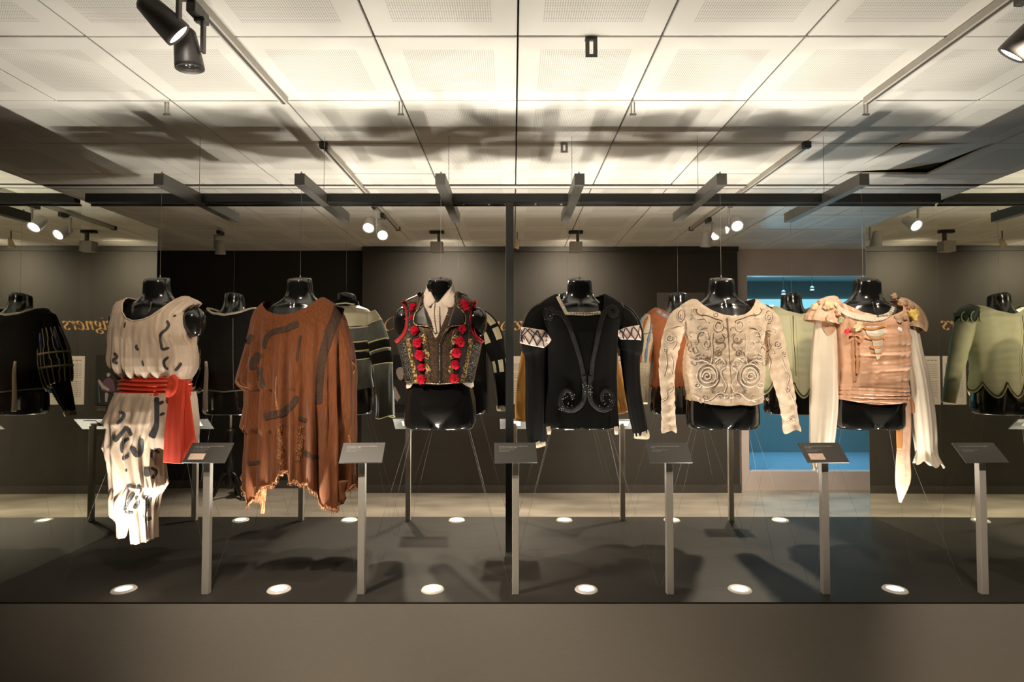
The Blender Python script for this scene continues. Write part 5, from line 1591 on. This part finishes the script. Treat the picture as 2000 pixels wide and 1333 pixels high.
patch(BO, Z8([(830, 770), (1130, 760), (1150, 800), (1110, 900), (1090, 1080), (1060, 1220), (1020, 1240), (985, 1100), (950, 960), (890, 900), (850, 800)]), M['cream_silk'], o_bo, 'cream_insert', 0.005, 1.8, 10)
for l, w in (([(820, 762), (880, 800), (980, 808), (1070, 785), (1155, 760)], 5), ([(870, 905), (930, 940), (1040, 945), (1135, 920)], 4.5), ([(925, 1050), (1000, 1062), (1085, 1055)], 4.5), ([(935, 1160), (1000, 1172), (1085, 1165)], 4)):
    ribbon(BO, Z8(l), w, M['orange_ribbon'], o_bo, 'lacing_ribbon', 0.007, 0.004)
for k, (a, b, r, mm, nm) in enumerate(((760, 770, 8.5, 'cream_petal', 'cloth_flower'), (610, 848, 6, 'red_rose', 'red_rose'), (330, 490, 10, 'cream_petal', 'cloth_flower'), (520, 680, 6, 'green_leaf', 'cloth_leaf'), (150, 500, 7, 'cream_petal', 'cloth_flower'), (480, 570, 7, 'peach_frill', 'cloth_flower'), (1520, 600, 10, 'yellow_petal', 'yellow_flower'), (1330, 820, 4.5, 'white_bead', 'white_flower'),
                                     (1310, 670, 8, 'tan_frill', 'cloth_flower'), (1390, 640, 8, 'tan_frill', 'cloth_flower'), (1360, 440, 9, 'tan_frill', 'cloth_flower'), (1250, 355, 6, 'tan_frill', 'cloth_flower'), (1480, 490, 7, 'tan_frill', 'cloth_flower'), (240, 440, 7, 'peach_frill', 'cloth_flower'), (360, 650, 7, 'peach_frill', 'cloth_flower'))):
    px, py = Z8([(a, b)])[0]
    pompom(BO, px, py, r, M[mm], t, nm, seed=20 + k, lumpy=0.55, flat=0.5)
# bow with hanging tails
for l in ([(1669, 656), (1661, 653), (1654, 658), (1657, 666), (1668, 660)], [(1669, 656), (1676, 654), (1682, 659), (1679, 667), (1670, 660)]):
    ribbon(BO, l, [3, 6, 8, 6, 3], M['tan_ribbon'], t, 'bow_loop', 0.006, 0.006)
pompom(BO, 1669, 658, 3.5, M['tan_ribbon'], t, 'bow_knot', seed=3, lumpy=.2, sub=2)
ribbon(BO, [(1667, 657), (1666, 680), (1667, 706), (1668, 728), (1670, 745)], [5, 6, 7, 6], M['tan_ribbon'], t, 'bow_tail', 0.003, 0.004)
ribbon(BO, [(1670, 657), (1674, 680), (1675, 706), (1674, 730)], [5, 5, 6, 5], M['tan_ribbon'], t, 'bow_tail', 0.003, 0.004)
patch(BO, [(1603, 626), (1634, 630), (1635, 640), (1626, 653), (1616, 656), (1607, 644)], M['tan_frill'], t, 'armhole_opening', 0.003, 1.5, 10, limit=0.3)
# hanging waist sash at the right hip
Tube([(1760, 778, 9, -.06), (1769, 790, 8, -.07), (1770, 815, 9, -.075), (1767, 850, 12, -.075), (1764, 890, 13.5, -.075), (1764, 930, 15, -.07), (1762, 950, 12, -.07), (1760, 968, 6, -.07), (1758, 982, 1, -.07)], YF, 0.22, nu=80, nth=50, cap=True, folds=[fold_fn(77, [3, 5, 7], .004, 780, 960, .4, .02)]).build('sash_tail', M['peach_frill'], t)
Tube([(1757, 826, 6, -.085), (1757, 850, 6, -.085), (1757, 878, 5, -.085)], YF, 0.25, nu=30, nth=30, cap=True, folds=[fold_fn(78, [3, 5], .002)]).build('sash_tail', M['orange_ribbon'], t)
Tube([(1768, 776, 10, -.05), (1774, 792, 11, -.05), (1776, 808, 9, -.05)], YF, 0.5, nu=30, nth=30, cap=True, folds=[fold_fn(79, [3, 5], .004)]).build('sash_knot', M['tan_ribbon'], t)
for k in range(6):
    p = P(1791 + k * .4, 630 + k * 4.6, YF)
    MB().lathe([(0.0035, -.003), (0.0045, 0), (0.0035, .003)], p, n=10).build('white_button', M['white_bead'], t, True)

# ================================================================== REAR ROW (backs turned to us)
# ---- black velvet jacket, cream neck trim, striped puff sleeves
t = costume('velvet_jacket', 455, 762, YBK, 'black velvet jacket seen from behind with cream scalloped neckline and braided puff sleeves', 'jacket', CG)
g = Garment([(600, 415, 495, .07, .07), (606, 404, 506, .09, .09), (614, 394, 516, .11, .10), (630, 391, 520, .125, .12), (660, 392, 520, .13, .135), (700, 395, 517, .12, .125), (740, 396, 515, .125, .12), (770, 394, 517, .13, .125)], YBK,
            neck_f=[(360, 585), (413, 605), (430, 614), (455, 618), (480, 613), (498, 604), (550, 585)], neck_b=[(360, 585), (413, 605), (455, 625), (498, 604), (550, 585)], hem_f=[(380, 757), (455, 764), (530, 757)], folds=[fold_fn(81, [7, 11], .003)])
g.build('jacket_body', M['velvet'], t)
loop_trim(g.edge('top', 3), 0.008, M['lace_cream'], t, 'neck_trim')
loop_trim(g.edge('bottom', 3), 0.005, M['grey_braid'], t, 'hem_braid')
for sg in (-1, 1):
    way = [(406, 622, 17, 0), (398, 646, 19, 0), (389, 680, 24, 0), (383, 715, 26, 0), (377, 748, 23, 0), (372, 756, 17, 0), (362, 780, 13, 0), (352, 804, 8.5, 0)]
    if sg > 0: way = [(910 - a, b, r, d) for a, b, r, d in way]
    s_ = Tube(way, YBK, 1.0, folds=[fold_fn(82, [12], .003)], round_top=True)
    s_.build('sleeve', M['velvet'], t)
    for k in range(17):
        a = 2 * math.pi * k / 17
        MB().tube(s_.line(lambda q, a=a, k=k: a + 0.06 * math.sin(q * 9 + k), 0.40, 0.74, 26, 0.002), 0.0040, 5).build('braid_stripe', M['olive_braid'], t, True)
        if k % 3 == 0:
            MB().tube(s_.line(a + 0.18, 0.41, 0.52, 12, 0.001), [0.002 + 0.008 * math.sin(3.14 * i / 11) for i in range(12)], 6).build('purple_slash', M['purple'], t, True)
    for u in (0.54, 0.62):
        k = int(u * (s_.nu - 1))
        loop_trim([Vector(s_.G[k, i]) for i in range(0, s_.nth, 3)], 0.008, M['olive_braid'], t, 'sleeve_band')
    x0 = way[-1][0]
    Tube([(x0 + 2 * -sg * -1, 800, 9.5, 0), (x0, 806, 10.5, 0), (x0 - 1, 812, 9, 0)], YBK, 0.9, nu=10, nth=30, folds=[fold_fn(83, [7], .003)]).build('cuff', M['lace_cream'], t)
Bg = bvh_of(g)
ribbon(Bg, [(455, 622), (455, 690), (456, 760)], 1.2, M['grey_braid'], t, 'back_seam', .0005, .001, Y=YBK)
# ---- pale lining strip hanging between dress and jacket
o = Tube([(402, 706, 2.5, .05), (403, 730, 4, .05), (401, 770, 4.5, .05), (401, 804, 4.5, .05)], YBK - 0.2, 0.4, nu=30, nth=16, cap=True, folds=[fold_fn(84, [3], .001)]).build('lining_strip', M['shirt'], t)

# ---- grey green velvet jacket
t = costume('grey_velvet_jacket', 675, 765, YBK, 'grey green velvet jacket from behind, cream yoke and black bands, beside the poncho', 'jacket', CG)
g = Garment([(592, 653, 697, .07, .07), (598, 648, 702, .08, .08), (604, 632, 718, .10, .10), (614, 622, 729, .115, .115), (640, 622, 728, .13, .13), (680, 626, 724, .125, .125), (720, 629, 721, .12, .12), (750, 630, 720, .12, .12), (770, 630, 720, .12, .12)], YBK,
            hem_f=[(610, 752), (660, 765), (690, 766), (722, 756), (740, 752)], folds=[fold_fn(85, [9, 13], .004, 640, 760, .4, .01), wrinkle_fn(86, .002, .2)])
g.build('x', [('yoke', M['yoke_cream']), ('jacket_body', M['grey_velvet']), ('velvet_band', M['velvet']), ('velvet_band', M['velvet'])], t,
        split=lambda px, py, th: 0 if py < 640 + 0.06 * (675 - px) else (2 if 669 < py < 683 else (3 if 687 < py < 702 else 1)))
Bg = bvh_of(g)
for y0 in (640, 668, 686, 703):
    ribbon(Bg, [(640, y0 + 2), (675, y0 + 1), (700, y0), (722, y0 - 3)], 2.4, M['yoke_cream'] if y0 == 640 else M['gold_piping'], t, 'piping', .001, .002, Y=YBK)
MB().tube([P(656, 594, YBK - .085), P(675, 592, YBK - .09), P(692, 595, YBK - .085)], 0.005, 8).build('collar_piping', M['yoke_cream'], t, True)
Tube([(675, 588, 24, 0), (675, 600, 28, 0)], YBK, 0.95, nu=12, nth=50).build('collar_band', M['velvet'], t)
for sg in (-1, 1):
    way = [(716, 616, 20, 0), (727, 635, 21, 0), (738, 670, 22, 0), (746, 705, 20, -.01), (749, 740, 18, -.015), (752, 780, 17, -.02), (753, 814, 17.5, -.02)]
    if sg < 0: way = [(1350 - a, b, r, d) for a, b, r, d in way]
    s_ = Tube(way, YBK, 0.9, folds=[fold_fn(87, [5, 8], .003, 600, 800, .5, .05)], hem=lambda th: 0.010 * np.sin(2 * th))
    s_.build('x', [('sleeve_head', M['yoke_cream']), ('sleeve', M['grey_velvet']), ('velvet_band', M['velvet']), ('velvet_band', M['velvet'])], t,
             split=lambda px, py, th: 0 if py < 632 else (2 if 668 < py < 684 else (3 if 688 < py < 710 else 1)))
    for yy in (632, 667, 686, 711):
        k = int(np.argmin(np.abs(s_.PY[:, 0] - yy)))
        loop_trim([Vector(s_.G[k, i]) for i in range(0, s_.nth, 3)], 0.0038, M['gold_piping'] if yy > 640 else M['yoke_cream'], t, 'piping')
    loop_trim(s_.edge('bottom', 3), 0.003, M['gold_piping'], t, 'cuff_piping')

# ---- dark coat with striped puff sleeves (mostly behind the vest)
t = costume('striped_sleeve_coat', 895, 800, YBK, 'dark coat with cream striped shoulder puffs, mostly hidden behind the brocade vest', 'coat', CG)
g = Garment([(596, 865, 925, .07, .07), (604, 850, 940, .10, .10), (616, 842, 948, .12, .12), (650, 838, 952, .13, .13), (700, 840, 950, .12, .12), (760, 838, 952, .125, .12), (800, 838, 950, .125, .12)], YBK, folds=[fold_fn(88, [7], .003)])
g.build('coat_body', M['velvet'], t)
for sg in (-1, 1):
    way = [(936, 622, 20, 0), (950, 640, 24, 0), (962, 665, 23, 0), (970, 690, 17, 0), (976, 715, 15, 0), (980, 760, 13, 0), (982, 796, 11, 0)]
    if sg < 0: way = [(1790 - a, b, r, d) for a, b, r, d in way]
    s_ = Tube(way, YBK, 0.95, folds=[fold_fn(89, [9], .002)], round_top=True)
    s_.build('x', [('puff_stripe', M['yoke_cream']), ('sleeve', M['velvet']), ('slashed_panel', M['lace_cream'])], t,
             split=lambda px, py, th: 2 if (703 < py < 722 and math.sin(6 * th) > -0.2) else (0 if (py < 668 and math.sin(5 * th + 0.5) > -0.3 and not (640 < py < 646)) else 1))
    x0 = way[-1][0]
    Tube([(x0, 792, 12, 0), (x0, 798, 12.5, 0), (x0, 803, 11, 0)], YBK, 0.9, nu=8, nth=30, folds=[fold_fn(90, [7], .002)]).build('cuff', M['lace_cream'], t)

# ---- ochre satin coat (behind the velvet doublet)
t = costume('satin_coat', 1110, 800, YBK, 'ochre gold satin coat hidden behind the black velvet doublet, its sleeves showing', 'coat', CG)
g = Garment([(596, 1080, 1140, .07, .07), (604, 1066, 1154, .10, .10), (616, 1058, 1162, .12, .12), (650, 1054, 1166, .13, .13), (700, 1056, 1164, .12, .12), (763, 1058, 1162, .125, .12)], YBK, folds=[fold_fn(91, [7], .003), wrinkle_fn(92, .002, .2)])
g.build('coat_body', M['ochre_satin'], t)
for way in ([(1062, 622, 19, 0), (1046, 660, 19, 0), (1034, 710, 19, 0), (1026, 770, 18, 0), (1023, 822, 17, 0)], [(1158, 622, 19, 0), (1176, 660, 18, 0), (1190, 700, 17, 0), (1202, 750, 16, 0), (1214, 806, 13, 0)]):
    s_ = Tube(way, YBK, 0.9, folds=[wrinkle_fn(93, .004, .12), fold_fn(94, [3, 5], .003, 600, 800, .5, .03)])
    s_.build('sleeve', M['ochre_satin'], t)
    loop_trim(s_.edge('bottom', 3), 0.003, M['ochre_satin'], t, 'cuff_edge')
Bg = bvh_of(s_)
cord(Bg, [(1208, 778), (1211, 790), (1214, 802)], 0.002, M['leather'], t, 'cuff_slit', Y=YBK)

# ---- rust tunic with blue neckband
t = costume('rust_tunic', 1325, 755, YBK, 'rust suede tunic from behind with blue and orange neckband and cream slashed sleeves', 'tunic', CG)
g = Garment([(598, 1284, 1366, .07, .07), (604, 1274, 1376, .09, .09), (612, 1264, 1386, .11, .11), (635, 1262, 1388, .125, .125), (670, 1272, 1380, .125, .125), (710, 1277, 1374, .12, .12), (740, 1277, 1374, .12, .12), (765, 1276, 1376, .12, .12)], YBK,
            neck_f=[(1240, 585), (1282, 603), (1300, 614), (1325, 619), (1350, 614), (1368, 603), (1410, 585)], neck_b=[(1240, 585), (1282, 603), (1325, 620), (1368, 603), (1410, 585)],
            hem_f=[(x, 755 + ((-1) ** i) * 1.6) for i, x in enumerate(np.linspace(1260, 1390, 40))], folds=[fold_fn(95, [7, 11], .004, 620, 750, .4, .01)])
g.build('tunic_body', M['rust_suede'], t)
Bg = bvh_of(g)
ribbon(Bg, [(1283, 606), (1300, 617), (1325, 622), (1350, 617), (1367, 606)], 8, M['blue_tape'], t, 'neckband', .001, .002, Y=YBK)
for k in range(7):
    q = spline([(1284, 606.5), (1300, 617), (1325, 622), (1350, 617), (1366, 606.5)], 15)[1 + 2 * k]
    ribbon(Bg, [(q[0] - 2.6, q[1] - 1), (q[0] + 2.6, q[1] + .4)], 5, M['orange_ribbon'], t, 'orange_square', .003, .0015, Y=YBK, n=4)
for sg in (-1, 1):
    way = [(1276, 620, 17, 0), (1268, 640, 18, 0), (1263, 665, 16, 0), (1259, 690, 13, 0), (1258, 720, 11, 0), (1257, 760, 10, 0), (1258, 786, 8, 0)]
    if sg > 0: way = [(2650 - a, b, r, d) for a, b, r, d in way]
    s_ = Tube(way, YBK, 0.95, folds=[fold_fn(96, [7, 9], .003, 620, 780, .6, .05)])
    s_.build('sleeve', M['lace_cream'], t)
    for k in range(8):
        a = 2 * math.pi * k / 8
        MB().tube(s_.line(a, 0.04, 0.62, 20, 0.001), [0.004 + 0.006 * abs(math.sin(i * .5)) for i in range(20)], 6).build('suede_strap', M['rust_suede'] if k % 3 else M['blue_tape'], t, True)
    MB().tube(s_.line(lambda q: q * 8, 0.04, 0.4, 30, 0.002), 0.002, 5).build('lacing_cord', M['leather'], t, True)
pts = [Vector(v) for v in g.edge('bottom')]
tassels([p + Vector((0, 0, .003)) for p in pts for _ in (0, 1)], [random.uniform(.006, .018) for _ in range(2 * len(pts))], M['rust_suede'], t, 'hem_fringe', 8)

# ---- pale green jacket with scalloped hem
t = costume('scalloped_jacket', 1549, 775, YBK, 'pale green silk jacket from behind with scalloped hem, before the blue room', 'jacket', CG)
def scal(x):
    return 748 + 27 * abs(math.sin(math.pi * (x - 1550.5 + 16.5) / 33.0)) ** 0.8
hemg = [(x, scal(x)) for x in np.linspace(1480, 1620, 170)]
g = Garment([(594, 1507, 1592, .07, .07), (600, 1497, 1602, .09, .09), (608, 1488, 1611, .105, .105), (622, 1485, 1614, .12, .12), (650, 1490, 1609, .128, .13), (690, 1497, 1602, .12, .12), (725, 1496, 1603, .12, .12), (750, 1493, 1606, .125, .125), (785, 1491, 1608, .13, .13)], YBK,
            neck_f=[(1460, 580), (1505, 597), (1522, 609), (1549, 616), (1576, 609), (1594, 597), (1640, 580)], neck_b=[(1460, 580), (1505, 597), (1549, 622), (1594, 597), (1640, 580)], hem_f=hemg, folds=[fold_fn(97, [7, 11], .003, 620, 760, .4, .006), wrinkle_fn(98, .0012, .3)], nth=320)
g.build('jacket_body', M['green_silk'], t)
ed = g.edge('bottom')
loop_trim(ed, 0.006, M['gold_piping'], t, 'hem_piping', 6)
loop_trim([v + Vector((0, 0, 0.012)) + (v - Vector((P(1549, 700, YBK).x, YBK, v.z))).normalized() * .002 for v in ed], 0.0045, M['dark_green'], t, 'hem_piping', 6)
Bg = bvh_of(g)
ribbon(Bg, [(1549, 617), (1550, 660), (1553, 700), (1555, 735)], [2.2, 1.2, 1.5, 1.0], M['dark_green'], t, 'back_opening', .0004, .0006, Y=YBK)
for dx_ in (-5, 5):
    cord(Bg, [(1549 + dx_, 619), (1551 + dx_, 660), (1554 + dx_, 710), (1556 + dx_, 760)], 0.0014, M['gold_piping'], t, 'seam_cord', Y=YBK)
for sg in (-1, 1):
    way = [(1598, 614, 20, 0), (1612, 634, 19, 0), (1623, 665, 17.5, 0), (1633, 705, 15.5, 0), (1643, 745, 13.5, 0), (1652, 787, 12, 0)]
    if sg < 0: way = [(3099 - a, b, r, d) for a, b, r, d in way]
    s_ = Tube(way, YBK, 0.95, folds=[wrinkle_fn(99, .002, .2)], round_top=True)
    s_.build('sleeve', M['green_silk'], t)
    loop_trim(s_.edge('bottom', 3), 0.0025, M['gold_piping'], t, 'cuff_piping')
    # dark green leaf epaulette with scrolls
    c0 = way[0]
    Tube([(c0[0] - 2 * sg, 603, 17, 0), (c0[0] + 6 * sg, 616, 22.5, 0), (c0[0] + 13 * sg, 630, 22, 0)], YBK, 0.98, nu=20, nth=40, hem=lambda th: .012 * np.sin(4 * th)).build('epaulette', M['dark_green'], t)
    for k in range(10):
        a = 2 * math.pi * k / 10
        ctr = P(c0[0] + 8 * sg, 618, YBK)
        d = Vector((math.cos(a) * 0.35 + 0.1 * sg, math.sin(a), 0.1)).normalized()
        q = [ctr + Vector((math.cos(a), math.sin(a), 0)) * 0.080 + Vector((0, 0, 0.035 * math.cos(b) - .01)) + Vector((-math.sin(a), math.cos(a), 0)) * (0.02 * math.sin(b)) for b in np.linspace(0, 4.6, 14)]
        MB().tube(q, 0.004, 6).build('leaf_scroll', M['green_leaf'], t, True)
